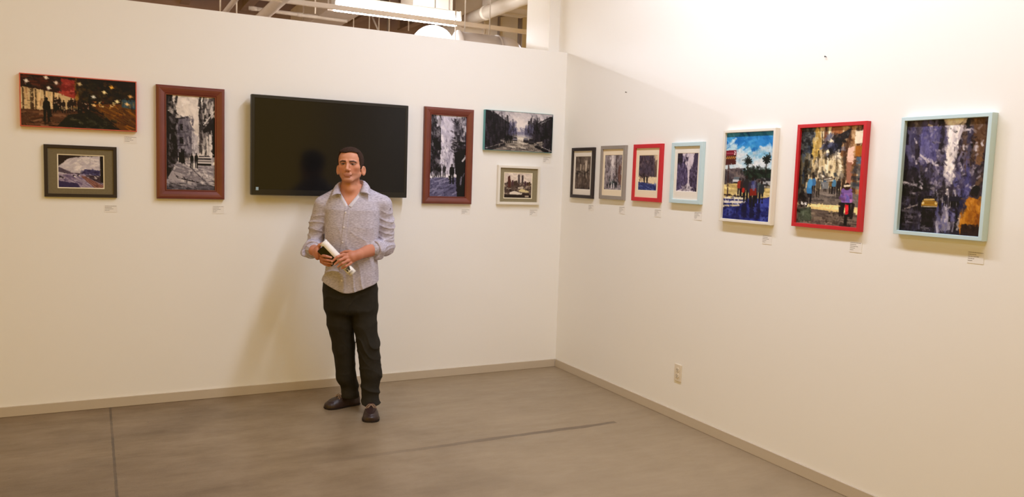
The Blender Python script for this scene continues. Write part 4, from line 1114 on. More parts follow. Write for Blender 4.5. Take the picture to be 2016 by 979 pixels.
def surface(f, xs, ys, zs, smooth=1, S=6):
    """surface nets on a rectilinear grid, evaluated only near the surface"""
    nx, ny, nz = len(xs), len(ys), len(zs)
    D = np.ones((nx, ny, nz), np.float32)
    bx = [slice(i, min(i + S, nx)) for i in range(0, nx, S)]
    by = [slice(i, min(i + S, ny)) for i in range(0, ny, S)]
    bz = [slice(i, min(i + S, nz)) for i in range(0, nz, S)]
    ctr = lambda a, s: (a[s.start] + a[s.stop - 1]) / 2
    hw = lambda a, s: (a[s.stop - 1] - a[s.start]) / 2
    cx = np.array([ctr(xs, s) for s in bx]); cy = np.array([ctr(ys, s) for s in by]); cz = np.array([ctr(zs, s) for s in bz])
    hx = np.array([hw(xs, s) for s in bx]); hy = np.array([hw(ys, s) for s in by]); hz = np.array([hw(zs, s) for s in bz])
    G = np.stack(np.meshgrid(cx, cy, cz, indexing='ij'), -1).reshape(-1, 3).astype(np.float32)
    HD = np.sqrt((hx ** 2)[:, None, None] + (hy ** 2)[None, :, None] + (hz ** 2)[None, None, :]).ravel()
    d = f(G)
    act = np.abs(d) < HD * 1.5 + 0.012
    ids = np.arange(len(G)).reshape(len(bx), len(by), len(bz))
    pts, where = [], []
    for n in np.nonzero(~act & (d < 0))[0]:
        i, j, k = np.unravel_index(n, ids.shape)
        D[bx[i], by[j], bz[k]] = -1
    LX, LY, LZ = [], [], []
    for n in np.nonzero(act)[0]:
        i, j, k = np.unravel_index(n, ids.shape)
        a, b, c = np.meshgrid(np.arange(bx[i].start, bx[i].stop), np.arange(by[j].start, by[j].stop), np.arange(bz[k].start, bz[k].stop), indexing='ij')
        LX.append(a.ravel()); LY.append(b.ravel()); LZ.append(c.ravel())
    LX = np.concatenate(LX); LY = np.concatenate(LY); LZ = np.concatenate(LZ)
    for s in range(0, len(LX), 400000):
        a, b, c = LX[s:s + 400000], LY[s:s + 400000], LZ[s:s + 400000]
        D[a, b, c] = f(np.stack([xs[a], ys[b], zs[c]], 1))
    N = D < 0
    cnt = np.zeros((nx - 1, ny - 1, nz - 1), np.int8)
    for dx in (0, 1):
        for dy in (0, 1):
            for dz in (0, 1):
                cnt += N[dx:nx - 1 + dx, dy:ny - 1 + dy, dz:nz - 1 + dz]
    cell = (cnt > 0) & (cnt < 8)
    I, J, Kk = np.nonzero(cell)
    idx = np.full(cell.shape, -1, np.int32)
    idx[I, J, Kk] = np.arange(len(I))
    acc = np.zeros((len(I), 3), np.float64); num = np.zeros(len(I))
    ax = (xs, ys, zs)
    for dim in range(3):
        o = [d_ for d_ in range(3) if d_ != dim]
        for u in (0, 1):
            for v in (0, 1):
                A = [I.copy(), J.copy(), Kk.copy()]
                A[o[0]] += u; A[o[1]] += v
                B = [q.copy() for q in A]; B[dim] += 1
                da = D[A[0], A[1], A[2]]; db = D[B[0], B[1], B[2]]
                m = (da < 0) != (db < 0)
                t = np.where(m, da / np.where(m, da - db, 1), 0)
                p = np.stack([ax[q][A[q]] for q in range(3)], 1).astype(np.float64)
                p[:, dim] += t * (ax[dim][B[dim]] - ax[dim][A[dim]])
                acc += p * m[:, None]; num += m
    V = acc / num[:, None]
    F = []
    for dim in range(3):
        o = [(dim + 1) % 3, (dim + 2) % 3]
        sl0 = [slice(None)] * 3; sl1 = [slice(None)] * 3
        sl0[dim] = slice(0, -1); sl1[dim] = slice(1, None)
        for q in o: sl0[q] = slice(1, -1); sl1[q] = slice(1, -1)
        n0, n1 = N[tuple(sl0)], N[tuple(sl1)]
        E = np.array(np.nonzero(n0 != n1))
        flip = n0[tuple(E)]
        E[o[0]] += 1; E[o[1]] += 1
        def cid(a, b):
            q = [E[0].copy(), E[1].copy(), E[2].copy()]
            q[o[0]] += a; q[o[1]] += b
            return idx[q[0], q[1], q[2]]
        quad = np.stack([cid(-1, -1), cid(0, -1), cid(0, 0), cid(-1, 0)], 1)
        quad[~flip] = quad[~flip][:, ::-1]
        F.append(quad)
    F = np.concatenate(F)
    F = F[(F >= 0).all(1)]
    for _ in range(smooth):
        s = np.zeros_like(V); c = np.zeros(len(V))
        for a in range(4):
            for b in ((a + 1) % 4, (a + 3) % 4):
                np.add.at(s, F[:, a], V[F[:, b]]); np.add.at(c, F[:, a], 1)
        V = V * 0.5 + 0.5 * s / np.maximum(c, 1)[:, None]
    return V, F

# ---- key points (metres; x to the man's left = picture right, -y towards the camera)
HC = np.array([-.096, .0, 1.653], np.float32)
HR = rotz(-11) @ rotx(-4)
TILT = rotz(-10)

TZ = np.array([.74, .82, .95, 1.10, 1.25, 1.36, 1.42, 1.455, 1.49, 1.53, 1.56])
TA = np.array([.188, .188, .178, .172, .176, .180, .172, .140, .095, .072, .066])
TB = np.array([.128, .128, .126, .122, .122, .116, .100, .084, .070, .060, .056])
TCX = np.array([-.09, -.09, -.083, -.08, -.079, -.077, -.077, -.078, -.083, -.088, -.088])
TCY = np.array([.01, .01, .01, .012, .014, .02, .03, .036, .038, .036, .034])

def torso(P, off=0.0):
    z = P[:, 2]
    a = np.interp(z, TZ, TA) + off; b = np.interp(z, TZ, TB) + off
    x = P[:, 0] - np.interp(z, TZ, TCX); y = P[:, 1] - np.interp(z, TZ, TCY)
    c, s = math.cos(math.radians(-10)), math.sin(math.radians(-10))
    xr = c * x + s * y; yr = -s * x + c * y
    r = ((np.abs(xr) / a) ** 2.35 + (np.abs(yr) / b) ** 2.35) ** (1 / 2.35)
    d = (r - 1) * np.minimum(a, b) * 0.9
    d = np.maximum(d, z - 1.53 - off)
    for sx, ex, ez in ((-1, -.255, 1.400), (1, .108, 1.412)):
        d = smin(d, cone(P, (-.083 + sx * .045, .036, 1.475), (ex, .03, ez), .046 + off, .052 + off), .05)
    return d

SH_L, EL_L = (-.268, .032, 1.385), (-.318, .075, 1.118)
SH_R, EL_R = (.118, .032, 1.398), (.142, .055, 1.112)
WR_L, WR_R = (-.318, -.135, 1.097), (-.040, -.19, 1.081)
EL_L2, EL_R2 = (-.328, -.040, 1.103), (.076, -.062, 1.108)      # where the rolled sleeves end

def head_d(P):
    Q = (P - HC) @ HR
    M = Q.copy(); M[:, 0] = np.abs(M[:, 0])
    d = smin(ell(M, (0, .014, .026), (.0775, .094, .082)), ell(M, (0, -.026, .040), (.0675, .058, .052)), .02)
    d = smin(d, ell(M, (0, -.022, -.026), (.0635, .065, .086)), .03)
    d = smin(d, cone(M, (.054, -.002, -.060), (.019, -.068, -.102), .0165, .0145), .016)
    d = smin(d, ell(M, (0, -.074, -.100), (.020, .016, .016)), .016)
    d = smin(d, ell(M, (.049, -.050, -.020), (.018, .021, .017)), .020)
    d = smin(d, cone(M, (.012, -.085, .0175), (.049, -.070, .0155), .0100, .0085), .010)
    d = smax(d, -ell(M, (.031, -.0985, .002), (.021, .0215, .0125)), .007)
    d = smin(d, ell(M, (.0315, -.0720, -.001), (.0145, .0125, .0125)), .003)
    d = smin(d, cone(M, (.020, -.0830, .0075), (.044, -.0745, .0055), .004, .0035), .005)     # upper lid
    d = smin(d, cone(M, (0, -.085, .010), (0, -.1075, -.034), .0070, .0100), .009)          # nose
    d = smin(d, ell(M, (.0135, -.0940, -.040), (.0085, .011, .0085)), .006)
    d = smax(d, -ell(M, (.006, -.101, -.0485), (.0035, .005, .003)), .003)
    d = smin(d, ell(M, (0, -.0850, -.066), (.028, .008, .012)), .012)
    d = smin(d, ell(M, (0, -.0898, -.0700), (.024, .0055, .0036)), .006)
    d = smin(d, ell(M, (0, -.0888, -.0790), (.020, .0065, .0048)), .006)
    d = smax(d, -ell(M, (0, -.101, -.0742), (.022, .006, .0014)), .003)
    d = smax(d, -ell(M, (0, -.096, -.0885), (.014, .006, .004)), .007)
    e = ell(M, (.0845, .010, -.034), (.0075, .021, .032), rotz(-32))                          # ears
    e = smax(e, -ell(M, (.0912, .0055, -.032), (.0095, .0125, .0205), rotz(-32)), .004)
    d = smin(d, e, .008)
    d = smin(d, cone(P, HC + (.0, .02, -.07), (-.085, .040, 1.45), .056, .064), .03)         # neck
    d = smin(d, cone(P, (-.098, -.018, 1.565), (-.096, -.026, 1.50), .022, .030), .03)
    return d

FING_L = [([(-.270, -.195, 1.083), (-.261, -.215, 1.077), (-.232, -.243, 1.074), (-.203, -.243, 1.067)], (.012, .0105, .0090, .0072)),
          ([(-.268, -.190, 1.062), (-.254, -.210, 1.053), (-.228, -.240, 1.050), (-.200, -.241, 1.046)], (.012, .0105, .0090, .0072)),
          ([(-.266, -.180, 1.045), (-.248, -.198, 1.033), (-.224, -.229, 1.030), (-.198, -.233, 1.026)], (.012, .0100, .0086, .0070)),
          ([(-.266, -.170, 1.032), (-.243, -.182, 1.017), (-.221, -.212, 1.013), (-.201, -.218, 1.012)], (.011, .0090, .0078, .0064)),
          ([(-.290, -.170, 1.118), (-.277, -.186, 1.139), (-.262, -.192, 1.148), (-.243, -.185, 1.140)], (.014, .0115, .0100, .0080))]
FING_R = [([(-.098, -.214, 1.080), (-.128, -.236, 1.086), (-.165, -.257, 1.073), (-.196, -.256, 1.043)], (.013, .0108, .0092, .0072)),
          ([(-.092, -.220, 1.066), (-.118, -.244, 1.066), (-.151, -.263, 1.052), (-.179, -.258, 1.026)], (.013, .0108, .0092, .0072)),
          ([(-.085, -.220, 1.053), (-.102, -.243, 1.047), (-.134, -.262, 1.032), (-.161, -.252, 1.010)], (.013, .0104, .0088, .0070)),
          ([(-.076, -.212, 1.043), (-.083, -.232, 1.031), (-.112, -.250, 1.014), (-.137, -.241, .999)], (.012, .0092, .0080, .0064)),
          ([(-.062, -.196, 1.090), (-.092, -.186, 1.101), (-.120, -.176, 1.098), (-.146, -.168, 1.088)], (.014, .0120, .0102, .0080))]

def arm_d(P, left):
    if left:
        d = chain(P, [SH_L, EL_L], (.046, .040))
        d = smin(d, chain(P, [EL_L, (-.320, .0, 1.108), WR_L], (.040, .038, .027)), .02)
        h = ell(P, (-.290, -.172, 1.085), (.022, .040, .043))
        h = smin(h, cone(P, WR_L, (-.292, -.168, 1.09), .027, .026), .02)
        F = FING_L
    else:
        d = chain(P, [SH_R, EL_R], (.046, .040))
        d = smin(d, chain(P, [EL_R, (.062, -.055, 1.108), WR_R], (.042, .046, .030)), .02)
        h = ell(P, (-.080, -.212, 1.066), (.038, .021, .033), rotz(12))
        h = smin(h, cone(P, WR_R, (-.078, -.208, 1.068), .029, .027), .02)
        F = FING_R
    d = smin(d, h, .018)
    for i, (pts, rs) in enumerate(F):
        d = smin(d, chain(P, pts, rs, .002), .006 if i < 4 else .012)
    return d

LEG_L = [(-.165, .03, .82), (-.147, .05, .60), (-.124, .07, .426), (-.106, .09, .22), (-.080, .115, .150)]
LEG_R = [(-.005, .02, .82), (.017, .0, .58), (.038, -.01, .455), (.060, -.01, .26), (.054, -.015, .145)]

def near(P, lo, hi, f, m=0.06):
    """evaluates f only for points near its box"""
    lo = np.asarray(lo, np.float32) - m; hi = np.asarray(hi, np.float32) + m
    ok = ((P >= lo) & (P <= hi)).all(1)
    q = np.clip(P, lo + m, hi - m)
    d = np.linalg.norm(P - q, axis=1) + 0.03
    if ok.any(): d[ok] = f(P[ok])
    return d

def body_d(P):
    d = near(P, (-.30, -.12, .80), (.15, .16, 1.54), lambda q: torso(q, -.012) + .022 * np.clip((1.04 - q[:, 2]) / .2, 0, 1))
    d = smin(d, near(P, (-.20, -.13, 1.44), (.02, .13, 1.78), head_d), .02)
    d = smin(d, near(P, (-.37, -.27, .99), (-.18, .13, 1.45), lambda q: arm_d(q, True)), .012)
    d = smin(d, near(P, (-.22, -.29, .98), (.20, .12, 1.46), lambda q: arm_d(q, False)), .012)
    d = smin(d, near(P, (-.28, -.1, .02), (-.0, .20, .92), lambda q: np.minimum(chain(q, LEG_L, (.085, .075, .060, .048, .024)), cone(q, (-.075, .12, .09), (-.18, .095, .030), .016, .014))), .02)
    d = smin(d, near(P, (-.1, -.24, .02), (.14, .14, .92), lambda q: np.minimum(chain(q, LEG_R, (.085, .070, .062, .054, .026)), cone(q, (.058, -.015, .09), (.062, -.18, .030), .016, .014))), .02)
    return d

def body_colour(V):
    S = lambda *c: np.array(srgb(*c), np.float32)
    n = len(V)
    col = np.tile(S(208, 146, 116), (n, 1))
    Pf = V.astype(np.float32)
    def mixc(m, c):
        col[:] = col * (1 - m[:, None]) + c * m[:, None]
    sst = lambda e0, e1, x: (lambda t: t * t * (3 - 2 * t))(np.clip((x - e0) / (e1 - e0), 0, 1))
    mixc(.12 * (.5 + .5 * wob(Pf, 90, 3)), S(165, 96, 76))
    hands = sst(1.2, 1.1, Pf[:, 2])
    mixc(hands * .55, S(176, 108, 82))
    Q = (Pf - HC) @ HR
    hd = sst(1.49, 1.53, Pf[:, 2])
    X = np.abs(Q[:, 0]); Y = Q[:, 1]; Z = Q[:, 2]
    front = hd * sst(-.03, -.05, Y)
    mixc(front * .5 * np.exp(-((X - .042) / .02) ** 2 - ((Z + .035) / .02) ** 2), S(190, 112, 90))          # cheeks
    stub = hd * sst(-.052, -.066, Z) * sst(.03, -.01, Y) * sst(-.14, -.125, Z)
    stub = np.maximum(stub, front * np.exp(-((Z + .060) / .006) ** 2) * sst(.03, .022, X))
    mixc(stub * .30, S(128, 92, 78))
    brow = front * np.exp(-(((Z - .0150 - .004 * np.clip((X - .012) / .025, 0, 1) + .007 * np.clip((X - .036) / .016, 0, 1)) / .0062) ** 4)) * sst(.008, .013, X) * sst(.057, .050, X)
    sock = front * np.exp(-((X - .031) / .019) ** 2 - ((Z - .003) / .011) ** 2)
    mixc(sock * .55, S(146, 88, 68))
    mixc(brow * .92, S(54, 36, 28))
    ex = (X - .0315) / .0150; ez = (Z + .0005) / .0044
    eye = front * (ex * ex + ez * ez < 1)
    mixc(eye * 1.0, S(158, 134, 122))
    ir = front * (((X - .0305) / .0066) ** 2 + ((Z + .0002) / .0064) ** 2 < 1) * (np.abs(ez) < 1)
    mixc(ir * 1.0, S(44, 30, 24))
    lid = front * np.exp(-(((Z - .0046 + .004 * ex * ex) / .0024) ** 2)) * (np.abs(ex) < 1.12)
    mixc(lid * .85, S(46, 32, 28))
    low = front * np.exp(-(((Z + .0056 - .003 * ex * ex) / .0020) ** 2)) * (np.abs(ex) < 1.05)
    mixc(low * .45, S(110, 66, 54))
    lips = front * ((X / .0245) ** 2 + ((Z + .0745) / .0098) ** 2 < 1)
    mixc(lips * .45, S(158, 88, 74))
    seam = front * np.exp(-((Z + .0742) / .0013) ** 2) * (X < .024)
    mixc(seam * .8, S(96, 46, 40))
    nos = front * (((X - .006) / .004) ** 2 + ((Z + .0485) / .003) ** 2 < 1)
    mixc(nos * .8, S(70, 38, 32))
    for Fg in (FING_L, FING_R):                                                                              # nails
        for pts, rs in Fg[:4]:
            a = np.array(pts[-2]); b = np.array(pts[-1])
            u = (b - a) / np.linalg.norm(b - a)
            c = b + np.array([0, -rs[-1] * .9, 0])
            dd = np.linalg.norm(Pf - c, axis=1)
            mixc((dd < .0055) * .6, S(226, 180, 160))
    return col

MAN = empty('person', (-1.915, -.67, 0), math.radians(-16.8))
tag(MAN, 'man in lavender shirt and dark trousers standing before the television with a paper roll', 'person')

M_skin = attr_mat('skin', 0.52, 0.35)
M_skin.node_tree.nodes['Principled BSDF'].inputs['Subsurface Weight'].default_value = 0.0

xs = axis(-.40, .24, [(-.31, .03, .0026), .005])
ys = axis(-.30, .22, [(-.28, .06, .0026), .005])
zs = axis(.0, 1.80, [(.97, 1.17, .0026), (1.44, 1.78, .0022), .006])
V, F = surface(body_d, xs, ys, zs, 1)
body = from_np('body', V, F, M_skin, MAN, True, body_colour(V))

# ---- hair
def hair_d(P):
    Q = (P - HC) @ HR
    M = Q.copy(); M[:, 0] = np.abs(M[:, 0])
    d = smin(ell(M, (0, .014, .026), (.0775, .094, .082)), ell(M, (0, -.026, .040), (.0675, .058, .052)), .02) 
    d = smin(d, ell(M, (0, -.022, -.026), (.0635, .065, .086)), .03)
    top = np.clip((M[:, 2] - .04) / .05, 0, 1)
    y = M[:, 1]
    th = .005 + .005 * top + .005 * np.exp(-((y + .035) / .03) ** 2) * top
    d = d - th + .0007 * wob(Q * np.array([1, .35, 1], np.float32), 300, 5)
    y = M[:, 1]
    z = M[:, 2]
    zk = [-.03, -.01, .0, .03, .05, .07, .084, .10]
    yr = np.interp(z, zk, [-.024, -.034, -.042, -.054, -.054, -.050, -.047, -.047])
    yl = np.interp(z, zk, [-.014, -.018, -.022, -.026, -.026, -.026, -.026, -.026])
    sd = np.clip(.5 + Q[:, 0] / .05, 0, 1)
    front = np.minimum(yl * (1 - sd) + yr * sd - y, .0765 + .004 * np.sin(Q[:, 0] * 60) - z)
    low = np.interp(y, [-.06, -.004, .006, .022, .034, .06, .1], [-.027, -.027, .0, .0, -.060, -.072, -.076]) - z
    cut = np.maximum(front, low) + .0022 * wob(Q, 210, 8)
    d = smax(d, cut * .8, .006)
    d = smax(d, -(ell(M, (0, .014, .026), (.070, .086, .074))), .004)
    return d
V, F = surface(hair_d, axis(-.20, .015, [.0022]), axis(-.12, .13, [.0022]), axis(1.55, 1.79, [.0022]), 1)
M_hair = mat('dark_brown_hair', srgb(54, 37, 29), 0.7, 0.15, var=(160, 0.4), bump=(300, 0.2))
link_h = from_np('hair', V, F, M_hair, MAN)

# ---- shirt
def folds(P, along, freq, seed):
    s = np.sin(P @ np.asarray(along, np.float32) * freq * .5 + 1.9 * wob(P, 24, seed))
    return ((1 - np.abs(s)) ** 2 * 2 - .55) * np.clip(.55 + .6 * wob(P, 19, seed + 1), 0, 1.2)

def sleeve(P, left):
    if left:
        d = chain(P, [SH_L, (-.305, .05, 1.255), EL_L], (.060, .052, .057), .02)
        d = smin(d, chain(P, [EL_L, EL_L2], (.056, .055)), .02)
        d += .0042 * -folds(P, (.55, .35, -.75), 150, 21) * np.clip((1.36 - P[:, 2]) / .08, 0, 1)
        d += .0034 * -folds(P, (-.4, .2, -.9), 120, 23) * np.clip((1.36 - P[:, 2]) / .08, 0, 1)
    else:
        d = chain(P, [SH_R, (.138, .045, 1.265), EL_R], (.062, .057, .059), .02)
        d = smin(d, chain(P, [EL_R, EL_R2], (.057, .052)), .02)
        d += .0042 * -folds(P, (-.6, .3, -.72), 150, 31) * np.clip((1.38 - P[:, 2]) / .08, 0, 1)
        d += .0036 * -folds(P, (.35, .2, -.9), 115, 33) * np.clip((1.38 - P[:, 2]) / .08, 0, 1)
    return d

def shirt_d(P):
    z = P[:, 2]
    t = torso(P, 0.0)
    low = np.clip((1.30 - z) / .25, 0, 1)
    t = t - .0034 * low * folds(P, (.75, .2, .55), 62, 41) + .0035 * wob(P, 26, 43) * np.clip((1.4 - z) / .2, 0, 1)
    for (ax_, az, bx_, bz, r) in ((.045, 1.355, -.02, 1.33, .012), (.05, 1.325, .0, 1.315, .010), (.055, 1.20, .0, 1.11, .012), (-.25, 1.33, -.19, 1.30, .010), (-.23, 1.12, -.17, 1.06, .011)):
        t = t + .0035 * np.exp(-(cone(P, (ax_, -.10, az), (bx_, -.12, bz), 0, 0) / r) ** 2)
    s = smin(sleeve(P, True), sleeve(P, False), .004)
    d = smin(t, s, .010)
    ph = np.arctan2(P[:, 0] + .10, -(P[:, 1] - .01))
    hem = .852 - .034 * np.cos(2 * ph) + .006 * np.sin(ph)
    d = smax(d, hem - z, .004)
    vx = np.abs(P[:, 0] + .100 + .10 * (1.45 - z)) - (.004 + .70 * np.clip(z - 1.388, 0, .085))
    v = np.maximum(np.maximum(vx, 1.388 - z), P[:, 1] - .0)
    d = smax(d, -v, .004)
    d = smax(d, z - 1.512 - .2 * (P[:, 1] - .03), .004)
    return d
V, F = surface(shirt_d, axis(-.41, .24, [.0036]), axis(-.20, .19, [.0036]), axis(.79, 1.54, [.0036]), 1)

def shirt_material():
    m = mat('lavender_woven_cotton', srgb(184, 176, 188), 0.85, 0.15)
    nt = m.node_tree
    N, L = nt.nodes.new, nt.links.new
    b = nt.nodes['Principled BSDF']
    tc = N('ShaderNodeTexCoord')
    mp = N('ShaderNodeMapping'); mp.inputs['Scale'].default_value = (60, 60, 520)
    L(tc.outputs['Object'], mp.inputs['Vector'])
    n = N('ShaderNodeTexNoise'); n.inputs['Scale'].default_value = 1.0; n.inputs['Detail'].default_value = 2
    L(mp.outputs['Vector'], n.inputs['Vector'])
    r = N('ShaderNodeValToRGB')
    r.color_ramp.elements[0].position = .36; r.color_ramp.elements[0].color = (*srgb(160, 154, 169), 1)
    r.color_ramp.elements[1].position = .62; r.color_ramp.elements[1].color = (*srgb(202, 197, 210), 1)
    L(n.outputs['Fac'], r.inputs['Fac'])
    L(r.outputs['Color'], b.inputs['Base Color'])
    n2 = N('ShaderNodeTexNoise'); n2.inputs['Scale'].default_value = 55; n2.inputs['Detail'].default_value = 3
    L(tc.outputs['Object'], n2.inputs['Vector'])
    bp = N('ShaderNodeBump'); bp.inputs['Strength'].default_value = .25; bp.inputs['Distance'].default_value = .01
    L(n2.outputs['Fac'], bp.inputs['Height']); L(bp.outputs['Normal'], b.inputs['Normal'])
    return m
M_shirt = shirt_material()
shirt = from_np('shirt', V, F, M_shirt, MAN)
M_shirt_in = mat('pale_shirt_lining', srgb(206, 203, 214), 0.85, 0.15, var=(60, .05))

from mathutils.bvhtree import BVHTree
BV = BVHTree.FromPolygons([tuple(v) for v in V.tolist()], [tuple(f) for f in F.tolist()])
def front_y(x, z):
    h = BV.ray_cast(Vector((x, -1, z)), Vector((0, 1, 0)))
    return h[0].y if h[0] is not None else -.1

def sheet(name, rows, thick, m, parent, sub=1):
    """cloth sheet lofted through rows of points, given a thickness"""
    bm = bmesh.new()
    R = [[bm.verts.new(p) for p in row] for row in rows]
    for A, B in zip(R, R[1:]):
        for k in range(len(A) - 1):
            bm.faces.new((A[k], A[k + 1], B[k + 1], B[k]))
    o = from_bm(name, bm, m, parent, True)
    s = o.modifiers.new('thick', 'SOLIDIFY'); s.thickness = thick; s.offset = 0
    if sub:
        q = o.modifiers.new('sub', 'SUBSURF'); q.levels = sub; q.render_levels = sub
    return o

# button placket, buttons, opened front edges
pz = [1.388 - (1.388 - .826) * i / 24 for i in range(25)]
pxc = lambda z: -.110 - .030 * min(1, (1.388 - z) / .30)
prow = []
for z in pz:
    c = pxc(z)
    prow.append([(c + dx, front_y(c + dx, max(z, .832)) - .0016, z) for dx in (-.016, -.008, 0, .008, .016)])
sheet('placket', prow, .002, M_shirt, shirt)
M_button = mat('pearl_button', srgb(226, 220, 222), 0.3, 0.5)
for (bx_, bz_) in ((-.121, 1.346), (-.131, 1.252), (-.137, 1.155), (-.139, .904)):
    bm = bmesh.new()
    bmesh.ops.create_cone(bm, cap_ends=True, segments=16, radius1=.0058, radius2=.0050, depth=.0028,
                          matrix=Matrix.Translation((bx_, front_y(bx_, bz_) - .0042, bz_)) @ Matrix.Rotation(math.pi / 2, 4, 'X'))
    from_bm('button', bm, M_button, shirt)
for sx in (-1, 1):
    rows = []
    for i in range(9):
        t = i / 8
        z = 1.386 + t * .095
        xe = -.100 - .10 * (1.45 - z) + sx * (.003 + .70 * min(z - 1.388 if z > 1.388 else 0, .085))
        rows.append([(xe + sx * o_, front_y(xe + sx * (o_ + .006), z) - lift, z - dz) for o_, lift, dz in ((-.004, -.004, 0), (.002, .004, 0), (.012, .005, .004), (.020 * (1 - .3 * t), .003, .008))])
    sheet('front_edge', rows, .002, M_shirt_in, shirt)

def spline(pts, n):
    P_ = [Vector(p) for p in pts]
    P_ = [P_[0] * 2 - P_[1]] + P_ + [P_[-1] * 2 - P_[-2]]
    out = []
    m = len(pts) - 1
    for i in range(n):
        u = i / (n - 1) * m
        k = min(int(u), m - 1); t = u - k
        a, b, c, d = P_[k:k + 4]
        out.append(0.5 * ((2 * b) + (c - a) * t + (2 * a - 5 * b + 4 * c - d) * t * t + (3 * b - a - 3 * c + d) * t ** 3))
    return out
for fold, edge in ((((-.152, -.062, 1.462), (-.166, -.030, 1.505), (-.163, .015, 1.536), (-.135, .078, 1.548), (-.085, .098, 1.552)),
                    ((-.216, -.086, 1.446), (-.207, -.046, 1.478), (-.198, .012, 1.500), (-.155, .102, 1.506), (-.085, .124, 1.502))),
                   (((-.036, -.060, 1.474), (-.018, -.025, 1.520), (-.015, .018, 1.552), (-.040, .078, 1.556), (-.085, .098, 1.552)),
                    ((.036, -.084, 1.461), (.030, -.044, 1.490), (.028, .012, 1.514), (-.015, .102, 1.512), (-.085, .124, 1.502)))):
    A, B = spline(fold, 28), spline(edge, 28)
    rows = []
    for f in (0, .33, .66, 1):
        rows.append([a.lerp(b, f) + Vector((0, -.006 * math.sin(f * math.pi), .010 * math.sin(f * math.pi))) for a, b in zip(A, B)])
    sheet('collar_leaf', rows, .003, M_shirt, shirt, 0)
    inner = [[a + Vector((0, 0, -d_)) + (Vector((-.09, .03, a.z)) - a) * (d_ * 1.2) for a in A] for d_ in (0, .015, .035)]
    sheet('collar_stand', inner, .002, M_shirt_in, shirt)

def cuff(center, ax_, r0, flap_dir, flap, length=.055, seed=1):
    """turned-back sleeve: a loose ring with a hanging corner"""
    a = Vector(ax_).normalized()
    u = a.cross(Vector((0, 0, 1))).normalized(); v = u.cross(a)
    fd = Vector(flap_dir)
    th0 = math.atan2(fd.dot(v), fd.dot(u))
    n = 36
    rows = []
    for s, dr in ((-.35, -.012), (-.5, -.002), (-.35, .005), (0, .009), (.3, .008), (.5, .003), (.46, -.004), (.3, -.020), (.1, -.026)):
        row = []
        for k in range(n + 1):
            t = 2 * math.pi * (k % n) / n
            dt = (t - th0 + math.pi) % (2 * math.pi) - math.pi
            g = math.exp(-(dt / .36) ** 2) * (1 if dr > -.006 else .3)
            r = r0 + dr + flap * g + .0022 * math.sin(5 * t + seed) + .0015 * math.sin(9 * t + 2 * seed + s * 6)
            row.append(Vector(center) + a * (s * length * (1 + .35 * g)) + (u * math.cos(t) + v * math.sin(t)) * r)
        rows.append(row)
    return sheet('cuff', rows, .0025, M_shirt, shirt)
cuff((-.331, -.046, 1.101), (.05, -1, -.06), .053, (-1, 0, -.55), .020, seed=2)
cuff((.082, -.058, 1.108), (-.66, -.74, -.05), .053, (.45, -.1, -1), .012, seed=4)
tag(boxo('chest_tag', .1655, .1700, -.012, -.004, 1.371, 1.376, M_slot, shirt), 'tiny dark tag on the upper sleeve')

# ---- trousers
def trousers_d(P):
    z = P[:, 2]
    a = np.interp(z, [.5, .7, .87, .95], [.150, .178, .176, .156]); b = np.interp(z, [.5, .7, .87, .95], [.085, .115, .118, .102])
    x = (P[:, 0] - np.interp(z, [.5, .87], [-.072, -.088])) ; y = P[:, 1] - .022
    r = ((np.abs(x) / a) ** 2.3 + (np.abs(y) / b) ** 2.3) ** (1 / 2.3)
    hip = (r - 1) * np.minimum(a, b) * .9
    hip = smax(hip, .66 - z, .05); hip = np.maximum(hip, z - .95)
    L = chain(P, LEG_L, (.096, .088, .073, .065, .059), .02)
    L = smin(L, cone(P, (-.084, .108, .13), (-.076, .105, .085), .055, .061), .015)
    R = chain(P, LEG_R[:-1] + [(.056, -.015, .135), (.060, -.025, .075)], (.096, .077, .074, .072, .057, .062), .015)
    fl = -.0060 * folds(P, (.30, .1, .93), 78, 51) * np.clip((.40 - z) / .25, .10, 1)
    kn = -.004 * folds(P, (.5, .1, .85), 80, 61) * np.exp(-((z - .47) / .12) ** 2)
    cr = -.004 * folds(P, (.7, .1, -.6), 75, 71) * np.exp(-((z - .74) / .10) ** 2)
    L = smax(L, .064 + .25 * (P[:, 0] + .078) * 0 - z + .10 * np.clip(.09 - P[:, 1], 0, .2), .006)
    R = smax(R, .050 - z + .12 * np.clip(-.03 - P[:, 1], 0, .2) * 1.0, .006)
    d = smin(L, R, .008)
    return smin(d, hip, .02) + fl + kn + cr
V, F = surface(trousers_d, axis(-.30, .17, [.0036]), axis(-.13, .20, [.0036]), axis(.02, .97, [.0036]), 1)
M_trouser = mat('dark_olive_cotton', srgb(42, 39, 33), 0.85, 0.2, var=(26, 0.12), bump=(160, 0.12))
trousers = from_np('trousers', V, F, M_trouser, MAN)
# seams down the outer legs
# ---- shoes
M_leather = mat('dark_brown_leather', srgb(46, 28, 23), 0.42, 0.5, var=(30, 0.15), bump=(90, 0.1))
M_sole = mat('dark_sole', srgb(34, 25, 22), 0.6, 0.3)
M_lace = mat('tan_lace', srgb(150, 124, 104), 0.7, 0.3)
M_lining = mat('pale_shoe_lining', srgb(150, 142, 134), 0.8, 0.2)

